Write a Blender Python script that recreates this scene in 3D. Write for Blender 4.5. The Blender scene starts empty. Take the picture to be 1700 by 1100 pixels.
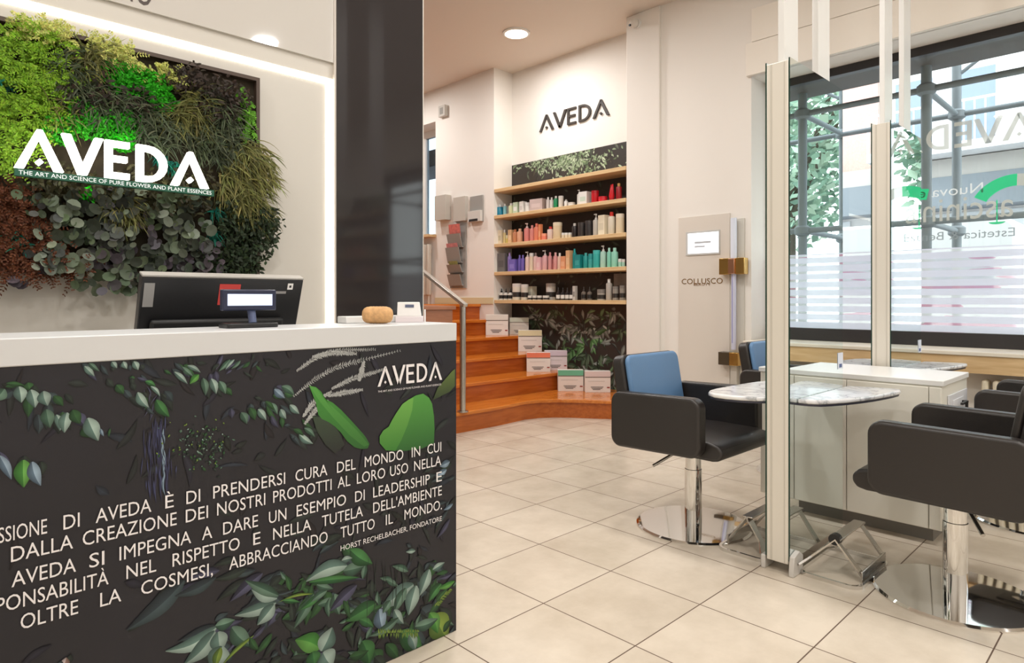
import bpy, math, random
from mathutils import Vector, Matrix
random.seed(7)
R = math.radians
scene = bpy.context.scene
COL = scene.collection

# ------------------------------------------------------------------ camera, world, exposure
H = 1.2
YAW = R(45.84)
CY_, SY_ = math.cos(YAW), math.sin(YAW)
cd = bpy.data.cameras.new('camera')
cam = bpy.data.objects.new('camera', cd); COL.objects.link(cam)
cd.sensor_width = 36.0
cd.lens = 1073.0 / 1700.0 * 36.0
cd.shift_y = -55.0 / 1700.0
cd.clip_start = 0.05; cd.clip_end = 200
cam.location = (0, 0, H)
cam.rotation_euler = (R(90), 0, -(R(90) - YAW))
scene.camera = cam

world = bpy.data.worlds.new('world'); scene.world = world
world.use_nodes = True
bg = world.node_tree.nodes['Background']
bg.inputs[0].default_value = (0.92, 0.97, 1.0, 1)
bg.inputs[1].default_value = 5.0

vs = scene.view_settings
scene.display_settings.display_device = 'sRGB'
vs.view_transform = 'Standard'; vs.look = 'None'; vs.gamma = 1.0; vs.use_curve_mapping = False
vs.exposure = 0.0
LAMP_W = 29.0          # each ceiling lamp
LAMP_COL = (1.0, 0.98, 0.955)

# ------------------------------------------------------------------ measuring helpers (photo measurement -> point on a known plane)
def ray(px):
    u = (px - 850.0) / 1073.0
    return CY_ + SY_*u, SY_ - CY_*u
def onX(px, py, X):
    a, b = ray(px); D = X/a
    return Vector((X, D*b, H - (py-495.0)*D/1073.0))
def onY(px, py, Y):
    a, b = ray(px); D = Y/b
    return Vector((D*a, Y, H - (py-495.0)*D/1073.0))
def onZ(px, py, z):
    a, b = ray(px); D = (H-z)*1073.0/(py-495.0)
    return Vector((D*a, D*b, z))

# ------------------------------------------------------------------ materials
def lin(c):
    out = []
    for x in c[:3]:
        x = x/255.0
        out.append(x/12.92 if x <= 0.04045 else ((x+0.055)/1.055)**2.4)
    return tuple(out) + (1.0,)
MATS = {}
def M(name, rgb, rough=0.5, metal=0.0, spec=0.5, noise=0.0, nscale=8.0, emis=0.0, bump=0.0, bscale=60.0, coat=0.0):
    if name in MATS: return MATS[name]
    m = bpy.data.materials.new(name); m.use_nodes = True
    nt = m.node_tree; p = nt.nodes['Principled BSDF']
    c = lin(rgb)
    p.inputs['Base Color'].default_value = c
    p.inputs['Roughness'].default_value = rough
    p.inputs['Metallic'].default_value = metal
    p.inputs['Specular IOR Level'].default_value = spec
    p.inputs['Coat Weight'].default_value = coat
    if emis:
        p.inputs['Emission Color'].default_value = c
        p.inputs['Emission Strength'].default_value = emis
    if noise or bump:
        tc = nt.nodes.new('ShaderNodeTexCoord')
    if noise:
        n = nt.nodes.new('ShaderNodeTexNoise'); n.inputs['Scale'].default_value = nscale; n.inputs['Detail'].default_value = 6
        mx = nt.nodes.new('ShaderNodeMix'); mx.data_type = 'RGBA'
        mx.inputs['A'].default_value = tuple(x*(1-noise) for x in c[:3]) + (1,)
        mx.inputs['B'].default_value = tuple(min(1, x*(1+noise)) for x in c[:3]) + (1,)
        nt.links.new(tc.outputs['Object'], n.inputs['Vector'])
        nt.links.new(n.outputs['Fac'], mx.inputs['Factor'])
        nt.links.new(mx.outputs['Result'], p.inputs['Base Color'])
    if bump:
        n2 = nt.nodes.new('ShaderNodeTexNoise'); n2.inputs['Scale'].default_value = bscale
        b = nt.nodes.new('ShaderNodeBump'); b.inputs['Strength'].default_value = bump; b.inputs['Distance'].default_value = 0.002
        nt.links.new(tc.outputs['Object'], n2.inputs['Vector'])
        nt.links.new(n2.outputs['Fac'], b.inputs['Height'])
        nt.links.new(b.outputs['Normal'], p.inputs['Normal'])
    MATS[name] = m
    return m

def M_attr(name, rough=0.5, spec=0.4, transl=0.0):
    m = bpy.data.materials.new(name); m.use_nodes = True
    nt = m.node_tree; p = nt.nodes['Principled BSDF']
    a = nt.nodes.new('ShaderNodeAttribute'); a.attribute_name = 'Col'
    nt.links.new(a.outputs['Color'], p.inputs['Base Color'])
    p.inputs['Roughness'].default_value = rough; p.inputs['Specular IOR Level'].default_value = spec
    if transl:
        t = nt.nodes.new('ShaderNodeBsdfTranslucent'); mx = nt.nodes.new('ShaderNodeMixShader')
        mx.inputs[0].default_value = transl
        nt.links.new(a.outputs['Color'], t.inputs['Color'])
        nt.links.new(p.outputs[0], mx.inputs[1]); nt.links.new(t.outputs[0], mx.inputs[2])
        nt.links.new(mx.outputs[0], nt.nodes['Material Output'].inputs['Surface'])
    return m

def M_wood(name, c1, c2, rough=0.3, scale=(1.0, 14.0, 14.0), axis=None):
    m = bpy.data.materials.new(name); m.use_nodes = True
    nt = m.node_tree; p = nt.nodes['Principled BSDF']
    tc = nt.nodes.new('ShaderNodeTexCoord'); mp = nt.nodes.new('ShaderNodeMapping')
    mp.inputs['Scale'].default_value = scale
    n = nt.nodes.new('ShaderNodeTexNoise'); n.inputs['Scale'].default_value = 3.0; n.inputs['Detail'].default_value = 8; n.inputs['Distortion'].default_value = 0.6
    cr = nt.nodes.new('ShaderNodeValToRGB')
    cr.color_ramp.elements[0].position = 0.3; cr.color_ramp.elements[0].color = lin(c1)
    cr.color_ramp.elements[1].position = 0.7; cr.color_ramp.elements[1].color = lin(c2)
    nt.links.new(tc.outputs['Object'], mp.inputs['Vector']); nt.links.new(mp.outputs[0], n.inputs['Vector'])
    nt.links.new(n.outputs['Fac'], cr.inputs[0]); nt.links.new(cr.outputs[0], p.inputs['Base Color'])
    p.inputs['Roughness'].default_value = rough
    MATS[name] = m
    return m

def M_glass(name, tint=(0.97, 1.0, 0.99), refl=0.10):
    m = bpy.data.materials.new(name); m.use_nodes = True
    nt = m.node_tree
    for n in list(nt.nodes):
        if n.type == 'BSDF_PRINCIPLED': nt.nodes.remove(n)
    t = nt.nodes.new('ShaderNodeBsdfTransparent'); t.inputs[0].default_value = tint + (1,)
    g = nt.nodes.new('ShaderNodeBsdfGlossy'); g.inputs['Roughness'].default_value = 0.0
    lw_ = nt.nodes.new('ShaderNodeLayerWeight'); lw_.inputs['Blend'].default_value = 0.5
    pw = nt.nodes.new('ShaderNodeMath'); pw.operation = 'POWER'; pw.inputs[1].default_value = 5.0
    fr = nt.nodes.new('ShaderNodeMath'); fr.operation = 'MULTIPLY_ADD'; fr.inputs[1].default_value = 0.6; fr.inputs[2].default_value = 0.03
    nt.links.new(lw_.outputs['Facing'], pw.inputs[0]); nt.links.new(pw.outputs[0], fr.inputs[0])
    mx = nt.nodes.new('ShaderNodeMixShader')
    nt.links.new(fr.outputs[0], mx.inputs[0]); nt.links.new(t.outputs[0], mx.inputs[1]); nt.links.new(g.outputs[0], mx.inputs[2])
    nt.links.new(mx.outputs[0], nt.nodes['Material Output'].inputs['Surface'])
    return m

def M_mirror(name):
    m = bpy.data.materials.new(name); m.use_nodes = True
    p = m.node_tree.nodes['Principled BSDF']
    p.inputs['Base Color'].default_value = (0.83, 0.90, 0.90, 1); p.inputs['Metallic'].default_value = 1; p.inputs['Roughness'].default_value = 0.0
    return m

def M_tiles():
    m = bpy.data.materials.new('floor_tiles'); m.use_nodes = True
    nt = m.node_tree; p = nt.nodes['Principled BSDF']; L = nt.links
    g = nt.nodes.new('ShaderNodeNewGeometry'); sp = nt.nodes.new('ShaderNodeSeparateXYZ'); L.new(g.outputs['Position'], sp.inputs[0])
    def mth(op, a, b=None):
        n = nt.nodes.new('ShaderNodeMath'); n.operation = op
        for i, v in enumerate((a, b)):
            if v is None: continue
            if isinstance(v, (int, float)): n.inputs[i].default_value = v
            else: L.new(v, n.inputs[i])
        return n.outputs[0]
    T = 0.4335
    fx = mth('DIVIDE', mth('SUBTRACT', sp.outputs['X'], 1.428), T)
    fy = mth('DIVIDE', mth('SUBTRACT', sp.outputs['Y'], 1.739), T)
    ex = mth('ABSOLUTE', mth('SUBTRACT', fx, mth('ROUND', fx)))
    ey = mth('ABSOLUTE', mth('SUBTRACT', fy, mth('ROUND', fy)))
    e = mth('MINIMUM', ex, ey)
    grout = mth('LESS_THAN', e, 0.0055)
    cmb = nt.nodes.new('ShaderNodeCombineXYZ'); L.new(mth('FLOOR', fx), cmb.inputs[0]); L.new(mth('FLOOR', fy), cmb.inputs[1])
    wn = nt.nodes.new('ShaderNodeTexWhiteNoise'); L.new(cmb.outputs[0], wn.inputs['Vector'])
    n = nt.nodes.new('ShaderNodeTexNoise'); n.inputs['Scale'].default_value = 3.5; n.inputs['Detail'].default_value = 8; n.inputs['Roughness'].default_value = 0.65
    L.new(g.outputs['Position'], n.inputs['Vector'])
    v = mth('ADD', mth('MULTIPLY', n.outputs['Fac'], 0.85), mth('MULTIPLY', wn.outputs['Value'], 0.15))
    cr = nt.nodes.new('ShaderNodeValToRGB')
    cr.color_ramp.elements[0].position = 0.32; cr.color_ramp.elements[0].color = lin((197, 184, 166))
    cr.color_ramp.elements[1].position = 0.68; cr.color_ramp.elements[1].color = lin((219, 207, 190))
    L.new(v, cr.inputs[0])
    mx = nt.nodes.new('ShaderNodeMix'); mx.data_type = 'RGBA'; mx.inputs['B'].default_value = lin((96, 76, 62))
    L.new(grout, mx.inputs['Factor']); L.new(cr.outputs[0], mx.inputs['A']); L.new(mx.outputs['Result'], p.inputs['Base Color'])
    rg = mth('ADD', mth('MULTIPLY', n.outputs['Fac'], 0.12), 0.17)
    L.new(mth('ADD', rg, mth('MULTIPLY', grout, 0.5)), p.inputs['Roughness'])
    b = nt.nodes.new('ShaderNodeBump'); b.inputs['Strength'].default_value = 0.4; b.inputs['Distance'].default_value = 0.001
    L.new(mth('SUBTRACT', 1.0, grout), b.inputs['Height']); L.new(b.outputs['Normal'], p.inputs['Normal'])
    return m

def M_marble():
    m = bpy.data.materials.new('white_marble'); m.use_nodes = True
    nt = m.node_tree; p = nt.nodes['Principled BSDF']; L = nt.links
    tc = nt.nodes.new('ShaderNodeTexCoord')
    n = nt.nodes.new('ShaderNodeTexNoise'); n.inputs['Scale'].default_value = 5; n.inputs['Detail'].default_value = 10; n.inputs['Distortion'].default_value = 1.2
    L.new(tc.outputs['Object'], n.inputs['Vector'])
    cr = nt.nodes.new('ShaderNodeValToRGB'); e = cr.color_ramp.elements
    e[0].position = 0.36; e[0].color = lin((235, 236, 238)); e[1].position = 0.62; e[1].color = lin((238, 238, 238))
    for pos, c in ((0.47, (225, 225, 226)), (0.5, (168, 170, 174)), (0.53, (220, 220, 222))):
        x = e.new(pos); x.color = lin(c)
    L.new(n.outputs['Fac'], cr.inputs[0]); L.new(cr.outputs[0], p.inputs['Base Color'])
    p.inputs['Roughness'].default_value = 0.12
    return m

def M_film():
    # frosted film printed with white bands, thin clearer gaps between them with pink dashes
    m = bpy.data.materials.new('frosted_film'); m.use_nodes = True
    nt = m.node_tree; L = nt.links
    p = nt.nodes['Principled BSDF']; p.inputs['Roughness'].default_value = 0.6
    tc = nt.nodes.new('ShaderNodeTexCoord'); sp = nt.nodes.new('ShaderNodeSeparateXYZ'); L.new(tc.outputs['Object'], sp.inputs[0])
    def mth(op, a, b=None):
        n = nt.nodes.new('ShaderNodeMath'); n.operation = op
        for i, v in enumerate((a, b)):
            if v is None: continue
            if isinstance(v, (int, float)): n.inputs[i].default_value = v
            else: L.new(v, n.inputs[i])
        return n.outputs[0]
    per = 0.0705
    fz = mth('FRACT', mth('DIVIDE', sp.outputs['Z'], per))
    band = mth('LESS_THAN', fz, 0.72)
    mp = nt.nodes.new('ShaderNodeMapping'); mp.inputs['Scale'].default_value = (0, 1.3, 14)
    L.new(tc.outputs['Object'], mp.inputs['Vector'])
    n = nt.nodes.new('ShaderNodeTexNoise'); n.inputs['Scale'].default_value = 1.0; n.inputs['Detail'].default_value = 2
    L.new(mp.outputs[0], n.inputs['Vector'])
    pink = mth('GREATER_THAN', n.outputs['Fac'], 0.56)
    mx = nt.nodes.new('ShaderNodeMix'); mx.data_type = 'RGBA'
    mx.inputs['A'].default_value = lin((255, 255, 255)); mx.inputs['B'].default_value = lin((240, 168, 192))
    L.new(pink, mx.inputs['Factor'])
    mx2 = nt.nodes.new('ShaderNodeMix'); mx2.data_type = 'RGBA'; mx2.inputs['B'].default_value = lin((216, 214, 225))
    L.new(band, mx2.inputs['Factor']); L.new(mx.outputs['Result'], mx2.inputs['A'])
    tr = nt.nodes.new('ShaderNodeBsdfTranslucent'); L.new(mx2.outputs['Result'], tr.inputs['Color'])
    df = nt.nodes.new('ShaderNodeBsdfDiffuse'); L.new(mx2.outputs['Result'], df.inputs['Color'])
    m1 = nt.nodes.new('ShaderNodeMixShader'); m1.inputs[0].default_value = 0.62
    L.new(df.outputs[0], m1.inputs[1]); L.new(tr.outputs[0], m1.inputs[2])
    tp = nt.nodes.new('ShaderNodeBsdfTransparent')
    m2 = nt.nodes.new('ShaderNodeMixShader')
    L.new(mth('ADD', mth('MULTIPLY', band, 0.5), 0.45), m2.inputs[0])
    L.new(tp.outputs[0], m2.inputs[1]); L.new(m1.outputs[0], m2.inputs[2])
    L.new(m2.outputs[0], nt.nodes['Material Output'].inputs['Surface'])
    return m

def M_decal(name, rgb, op):
    m = bpy.data.materials.new(name); m.use_nodes = True
    nt = m.node_tree; L = nt.links
    for n in list(nt.nodes):
        if n.type == 'BSDF_PRINCIPLED': nt.nodes.remove(n)
    tr = nt.nodes.new('ShaderNodeBsdfTranslucent'); tr.inputs[0].default_value = lin(rgb)
    df = nt.nodes.new('ShaderNodeBsdfDiffuse'); df.inputs[0].default_value = lin(rgb)
    m1 = nt.nodes.new('ShaderNodeMixShader'); m1.inputs[0].default_value = 0.4
    L.new(df.outputs[0], m1.inputs[1]); L.new(tr.outputs[0], m1.inputs[2])
    tp = nt.nodes.new('ShaderNodeBsdfTransparent'); m2 = nt.nodes.new('ShaderNodeMixShader'); m2.inputs[0].default_value = op
    L.new(tp.outputs[0], m2.inputs[1]); L.new(m1.outputs[0], m2.inputs[2])
    L.new(m2.outputs[0], nt.nodes['Material Output'].inputs['Surface'])
    return m

WALL = M('wall_paint', (236, 231, 224), 0.75, noise=0.015, nscale=1.5, bump=0.05)
CEIL = M('ceiling_paint', (224, 214, 203), 0.8, noise=0.01, nscale=1.0)
WHITE = M('white_lacquer', (232, 231, 228), 0.3)
GLOSSWHITE = M('glossy_white_glass', (204, 199, 192), 0.04, spec=0.9, coat=0.6)
PANELGREY = M('backwall_panel', (204, 199, 190), 0.45)
DARKGLASS = M('dark_glass', (50, 46, 46), 0.06, spec=0.35)
BLACK = M('black_metal', (30, 29, 29), 0.4)
BLACKPL = M('black_plastic', (26, 26, 28), 0.35)
CHROME = M('chrome', (225, 224, 222), 0.05, 1.0)
STEEL = M('brushed_steel', (196, 192, 186), 0.25, 1.0)
ALU = M('cream_aluminium', (224, 218, 206), 0.35)
LEATHER = M('black_leather', (44, 40, 38), 0.36, bump=0.25, bscale=300)
BLUE = M('blue_leather', (98, 136, 178), 0.38, bump=0.2, bscale=300)
OAK = M_wood('light_oak', (205, 170, 122), (226, 196, 150), 0.45, (10, 1.2, 12))
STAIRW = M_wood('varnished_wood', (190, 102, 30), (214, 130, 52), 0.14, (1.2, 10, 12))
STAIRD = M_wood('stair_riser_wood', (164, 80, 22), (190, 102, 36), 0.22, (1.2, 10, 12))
BROWNW = M_wood('brown_panel_wood', (150, 96, 66), (170, 112, 80), 0.35, (1.2, 10, 12))
GREY = M('grey_felt', (150, 147, 142), 0.8)
GREYBOX = M('grey_box', (188, 182, 172), 0.6)
GOLD = M('brushed_gold', (206, 168, 98), 0.25, 1.0)
PAPER = M('white_paper', (240, 238, 235), 0.7)
LEDM = M('led_light', (255, 246, 228), 0.5, emis=6.0)
LAMPM = M('lamp_diffuser', (255, 244, 225), 0.5, emis=9.0)
SIGNM = M('sign_light', (255, 250, 240), 0.5, emis=4.0)
MIRROR = M_mirror('mirror_silver')
GLEDGE = M('glass_edge', (30, 62, 52), 0.1)
GLASS = M_glass('window_glass')
MARBLE = M_marble()
FOLI = M_attr('foliage', 0.55, 0.3, 0.25)
PRINT = M_attr('printed_foliage', 0.5, 0.3)
SOIL = M('moss_backing', (44, 36, 22), 0.95, noise=0.5, nscale=30)

# ------------------------------------------------------------------ mesh builder
class MB:
    def __init__(s): s.v = []; s.f = []; s.m = []; s.c = []; s.hascol = False
    def add(s, vs, fs, mi=0, col=None):
        o = len(s.v); s.v.extend([tuple(x) for x in vs])
        for f in fs:
            s.f.append(tuple(o+i for i in f)); s.m.append(mi); s.c.append(col)
        if col is not None: s.hascol = True
        return s
    def box(s, x0, x1, y0, y1, z0, z1, mi=0, mat=None):
        x0, x1 = min(x0, x1), max(x0, x1); y0, y1 = min(y0, y1), max(y0, y1); z0, z1 = min(z0, z1), max(z0, z1)
        vs = [Vector(p) for p in ((x0,y0,z0),(x1,y0,z0),(x1,y1,z0),(x0,y1,z0),(x0,y0,z1),(x1,y0,z1),(x1,y1,z1),(x0,y1,z1))]
        if mat is not None: vs = [mat @ p for p in vs]
        return s.add(vs, [(0,3,2,1),(4,5,6,7),(0,1,5,4),(1,2,6,5),(2,3,7,6),(3,0,4,7)], mi)
    def cyl(s, p0, p1, r0, r1=None, n=16, mi=0, caps=True):
        p0, p1 = Vector(p0), Vector(p1); r1 = r0 if r1 is None else r1
        d = (p1-p0).normalized(); a = d.orthogonal().normalized(); b = d.cross(a)
        vs = []
        for p, r in ((p0, r0), (p1, r1)):
            for i in range(n):
                t = 2*math.pi*i/n; vs.append(p + a*(r*math.cos(t)) + b*(r*math.sin(t)))
        fs = [(i, (i+1) % n, n+(i+1) % n, n+i) for i in range(n)]
        if caps: fs += [tuple(range(n-1, -1, -1)), tuple(range(n, 2*n))]
        return s.add(vs, fs, mi)
    def lathe(s, prof, c=(0,0,0), n=20, mi=0, sx=1.0, sy=1.0):
        vs = []
        for r, z in prof:
            for i in range(n):
                t = 2*math.pi*i/n; vs.append((c[0]+sx*r*math.cos(t), c[1]+sy*r*math.sin(t), c[2]+z))
        fs = []
        for k in range(len(prof)-1):
            for i in range(n):
                j = (i+1) % n; fs.append((k*n+i, k*n+j, (k+1)*n+j, (k+1)*n+i))
        fs.append(tuple(range(n-1, -1, -1))); fs.append(tuple((len(prof)-1)*n+i for i in range(n)))
        return s.add(vs, fs, mi)
    def prism(s, poly, lo, hi, fn=None, mi=0, side=None):
        # poly in 2-D (u,v); fn(u,v,w) -> point ; w from lo to hi
        fn = fn or (lambda u, v, w: (u, v, w)); n = len(poly)
        vs = [fn(u, v, lo) for u, v in poly] + [fn(u, v, hi) for u, v in poly]
        s.add(vs, [tuple(range(n-1, -1, -1)), tuple(range(n, 2*n))], mi)
        o = len(s.v) - 2*n
        for i in range(n):
            s.f.append((o+i, o+(i+1) % n, o+n+(i+1) % n, o+n+i)); s.m.append(mi if side is None else side); s.c.append(None)
        return s
    def sweep(s, pts, prof, up=(0,0,1), closed=False, mi=0):
        pts = [Vector(p) for p in pts]; n = len(pts); k = len(prof); up = Vector(up); vs = []
        for i, p in enumerate(pts):
            a = pts[(i-1) % n] if (closed or i > 0) else p
            b = pts[(i+1) % n] if (closed or i < n-1) else p
            t = (b-a).normalized(); side = t.cross(up)
            side = side.normalized() if side.length > 1e-5 else t.orthogonal().normalized()
            u = side.cross(t).normalized()
            for x, y in prof: vs.append(p + side*x + u*y)
        fs = []
        for i in range(n if closed else n-1):
            j = (i+1) % n
            for q in range(k): fs.append((i*k+q, i*k+(q+1) % k, j*k+(q+1) % k, j*k+q))
        if not closed: fs += [tuple(range(k-1, -1, -1)), tuple((n-1)*k+q for q in range(k))]
        return s.add(vs, fs, mi)
    def tube(s, pts, r, n=10, closed=False, mi=0):
        return s.sweep(pts, [(r*math.cos(2*math.pi*i/n), r*math.sin(2*math.pi*i/n)) for i in range(n)], closed=closed, mi=mi)
    def bar(s, pts, w, t, up=(0,0,1), closed=False, mi=0):
        return s.sweep(pts, [(-w/2,-t/2),(w/2,-t/2),(w/2,t/2),(-w/2,t/2)], up, closed, mi)
    def xform(s, mat): s.v = [tuple(mat @ Vector(p)) for p in s.v]; return s
    def build(s, name, mats, parent=None, bevel=0.0, seg=2, smooth=40, loc=None, rz=0.0):
        me = bpy.data.meshes.new(name); me.from_pydata(s.v, [], s.f)
        for m in (mats if isinstance(mats, (list, tuple)) else [mats]): me.materials.append(m)
        me.polygons.foreach_set('material_index', s.m)
        if s.hascol:
            at = me.color_attributes.new('Col', 'FLOAT_COLOR', 'CORNER'); buf = []
            for f, c in zip(s.f, s.c):
                c = c or (0.5, 0.5, 0.5, 1)
                if isinstance(c[0], (tuple, list)):
                    for q in c: buf.extend(q)
                else: buf.extend(list(c)*len(f))
            at.data.foreach_set('color', buf)
        me.update()
        if smooth:
            me.polygons.foreach_set('use_smooth', [True]*len(s.f)); me.set_sharp_from_angle(angle=R(smooth))
        o = bpy.data.objects.new(name, me); COL.objects.link(o)
        if parent is not None: o.parent = parent
        if loc is not None: o.location = loc
        o.rotation_euler.z = rz
        if bevel:
            b = o.modifiers.new('bevel', 'BEVEL'); b.width = bevel; b.segments = seg; b.limit_method = 'ANGLE'; b.angle_limit = R(35)
        return o
def box(name, mat, x0, x1, y0, y1, z0, z1, parent=None, bevel=0.0, seg=2):
    return MB().box(x0, x1, y0, y1, z0, z1).build(name, mat, parent, bevel, seg)
def empty(name, loc=(0,0,0), rz=0.0):
    o = bpy.data.objects.new(name, None); o.empty_display_size = 0.05; COL.objects.link(o); o.location = loc; o.rotation_euler.z = rz
    return o
def tag(o, label=None, cat=None, group=None, kind=None):
    if label: o['label'] = label
    if cat: o['category'] = cat
    if group: o['group'] = group
    if kind: o['kind'] = kind
    return o
def thing(name, label, cat, loc=(0,0,0), rz=0.0, group=None): return tag(empty(name, loc, rz), label, cat, group)
def struct(o): o['kind'] = 'structure'; return o
def children(o): return [x for x in COL.objects if x.parent == o]
def copy_tree(o, parent=None):
    c = o.copy(); COL.objects.link(c); c.parent = parent
    for ch in children(o): copy_tree(ch, c)
    return c
def rrect(w, h, r, n=5, cx=0, cy=0):
    out = []
    for sx, sy, a0 in ((1,1,0),(-1,1,90),(-1,-1,180),(1,-1,270)):
        for i in range(n+1):
            a = R(a0 + 90.0*i/n); out.append((cx+sx*(w/2-r)+r*math.cos(a), cy+sy*(h/2-r)+r*math.sin(a)))
    return out

# lettering ---------------------------------------------------------------
FONTC = {}
def text_polys(s):
    # built-in font outlines as flat mesh: verts (x,y) and faces, normalised so capital height = 1
    if s in FONTC: return FONTC[s]
    cu = bpy.data.curves.new('t', 'FONT'); cu.body = s; cu.size = 1.0; cu.resolution_u = 3
    o = bpy.data.objects.new('t', cu); COL.objects.link(o)
    me = bpy.data.meshes.new_from_object(o)
    vs = [(v.co.x, v.co.y) for v in me.vertices]; fs = [tuple(p.vertices) for p in me.polygons]
    bpy.data.objects.remove(o); bpy.data.meshes.remove(me); bpy.data.curves.remove(cu)
    FONTC[s] = (vs, fs)
    return FONTC[s]
CAPH = max(v[1] for v in text_polys('E')[0])
def put_text(mb, s, u0, u1, v0, cap, fn, mi=0, bold=0.0):
    # stretch the string between u0 and u1, baseline v0, capital height cap ; fn(u,v) -> point
    vs, fs = text_polys(s)
    if not vs: return
    a = min(v[0] for v in vs); b = max(v[0] for v in vs)
    k = (u1-u0)/(b-a)
    mb.add([fn(u0+(x-a)*k, v0 + y/CAPH*cap) for x, y in vs], fs, mi)
def logo(sw=0.13):
    # the five letters of the wordmark as polygons (u 0..w, v 0..1): list of (letter polys, advance)
    def stroke(p, q, w):
        # parallelogram with horizontal ends
        hw = w/2
        return [(p[0]-hw, p[1]), (p[0]+hw, p[1]), (q[0]+hw, q[1]), (q[0]-hw, q[1])]
    w = sw*1.15
    def A():
        dot = [(0.44+0.075*math.cos(R(90*i)), 0.19+0.085*math.sin(R(90*i))) for i in range(4)]
        return [[(-0.02,0),(w-0.02,0),(0.44+w*0.28,0.9),(0.44,1.0),(0.44-w*0.28,1.0)], [(0.44,1.0),(0.44-w*0.1,0.80),(0.90-w,0.0),(0.90,0.0),(0.44+w*0.3,1.0)], dot], 0.88
    def V(): return [stroke((0.42,0),(w/2,1), w), stroke((0.42,0),(0.84-w/2,1), w)], 0.82
    def E(): return [[(0,0),(sw,0),(sw,1),(0,1)], [(sw,0),(0.52,0),(0.52,sw),(sw,sw)], [(sw,.45),(0.47,.45),(0.47,.45+sw),(sw,.45+sw)], [(sw,1-sw),(0.52,1-sw),(0.52,1),(sw,1)]], 0.60
    def D():
        polys = [[(0,0),(sw,0),(sw,1),(0,1)]]; n = 10; c = 0.24
        pts = [(c, 0)] + [(c+0.46*math.sin(math.pi*i/n), 0.5-0.5*math.cos(math.pi*i/n)) for i in range(1, n)] + [(c, 1)]
        pin = [(c, sw)] + [(c+(0.46-sw)*math.sin(math.pi*i/n), 0.5-(0.5-sw)*math.cos(math.pi*i/n)) for i in range(1, n)] + [(c, 1-sw)]
        polys += [[(sw,0),(c,0),(c,sw),(sw,sw)], [(sw,1-sw),(c,1-sw),(c,1),(sw,1)]]
        for i in range(n): polys.append([pts[i], pts[i+1], pin[i+1], pin[i]])
        return polys, 0.80
    out = []; u = 0.0; gap = 0.10
    for fnc, k in ((A, -0.02), (V, 0.06), (E, 0.08), (D, 0.02), (A, 0)):
        polys, adv = fnc(); out.append([[(x+u, y) for x, y in p] for p in polys]); u += adv + k
    return out, u
def put_logo(parent, name, mat, u0, u1, v0, v1, fn, depth, sw=0.13, letter='letter'):
    # fn(u,v,w) -> point; one mesh per letter
    L, W = logo(sw); obs = []
    for polys in L:
        mb = MB()
        for p in polys:
            mb.prism([(u0+x/W*(u1-u0), v0+y*(v1-v0)) for x, y in p], 0, depth, fn)
        obs.append(mb.build(letter, mat, parent, smooth=0))
    return obs

# ================================================================== SETTING
XW = 5.5; XN = 5.82; YNL = 5.99; YP0, YP1 = 3.57, 3.97; XR = 5.53; ZC = 4.1
YB = 3.3; GLX = 5.85; WINY = 2.64; WINE = -2.4
floor = struct(box('floor', M_tiles(), -3.2, 6.2, -3.6, 8.9, -0.12, 0))
ceiling = struct(box('ceiling', CEIL, -3.2, 6.3, -3.6, 9.0, ZC, ZC+0.15))
struct(box('wall_back', WALL, -3.2, 6.0, -3.75, -3.6, 0, ZC))
struct(box('wall_left', WALL, -3.35, -3.2, -3.6, 9.0, 0, ZC))
struct(box('wall_front', WALL, -3.2, 6.3, 8.9, 9.05, 0, ZC))
# right side wall, from far to near
mb = MB(); mb.box(XW, 5.95, YNL, 7.19, 0, ZC); mb.box(XW, 5.95, 7.19, 8.9, 0, 2.06); mb.box(XW, 5.95, 7.19, 8.9, 3.66, ZC); mb.box(XW, 5.95, 8.75, 8.9, 2.06, 3.66)
struct(mb.build('wall_stair', WALL, smooth=0))
struct(box('wall_niche', WALL, XN, 5.98, YP1-0.02, YNL, 0, ZC))
struct(box('wall_pillar', WALL, XW, XN+0.1, YP0, YP1, 0, ZC, bevel=0.008))
mb = MB(); mb.box(XR, 5.95, WINY, YP0, 0, ZC); mb.box(XR, 5.95, WINE, WINY, 0, 0.80); mb.box(XR, 5.95, WINE, WINY, 3.17, ZC); mb.box(XR, 5.95, -3.6, WINE, 0, ZC)
struct(mb.build('wall_window', WALL, smooth=0))
# shutter box over the window
mb = MB(); mb.box(5.485, XR+0.01, WINE-0.03, WINY+0.03, 3.17, 3.455); mb.box(5.49, XR+0.01, WINE-0.03, WINY-0.02, 3.46, 3.75)
struct(mb.build('trim_1', M('shutter_box_paint', (238, 231, 220), 0.6), smooth=0, bevel=0.003))
# big window: black frame, glass, film
win = struct(empty('window_1', (GLX, 0, 0)))
mb = MB()
mb.box(-0.03, 0.05, WINE, WINY, 3.10, 3.17); mb.box(-0.03, 0.05, WINE, WINY, 0.83, 0.94); mb.box(-0.03, 0.05, WINY-0.035, WINY, 0.94, 3.10); mb.box(-0.03, 0.05, WINE, WINE+0.06, 0.94, 3.10)
mb.build('window_frame', M('dark_window_frame', (42, 39, 40), 0.4), win, smooth=0, bevel=0.004)
MB().box(-0.004, 0.004, WINE+0.05, WINY-0.03, 0.93, 3.11).build('window_pane', GLASS, win, smooth=0)
f = MB().add([(-0.006, WINE+0.06, -0.002), (-0.006, WINY-0.035, -0.002), (-0.006, WINY-0.035, 0.645), (-0.006, WINE+0.06, 0.645)], [(0,3,2,1)]).build('frosted_film', M_film(), win, smooth=0, loc=(0, 0, 0.942))
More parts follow.
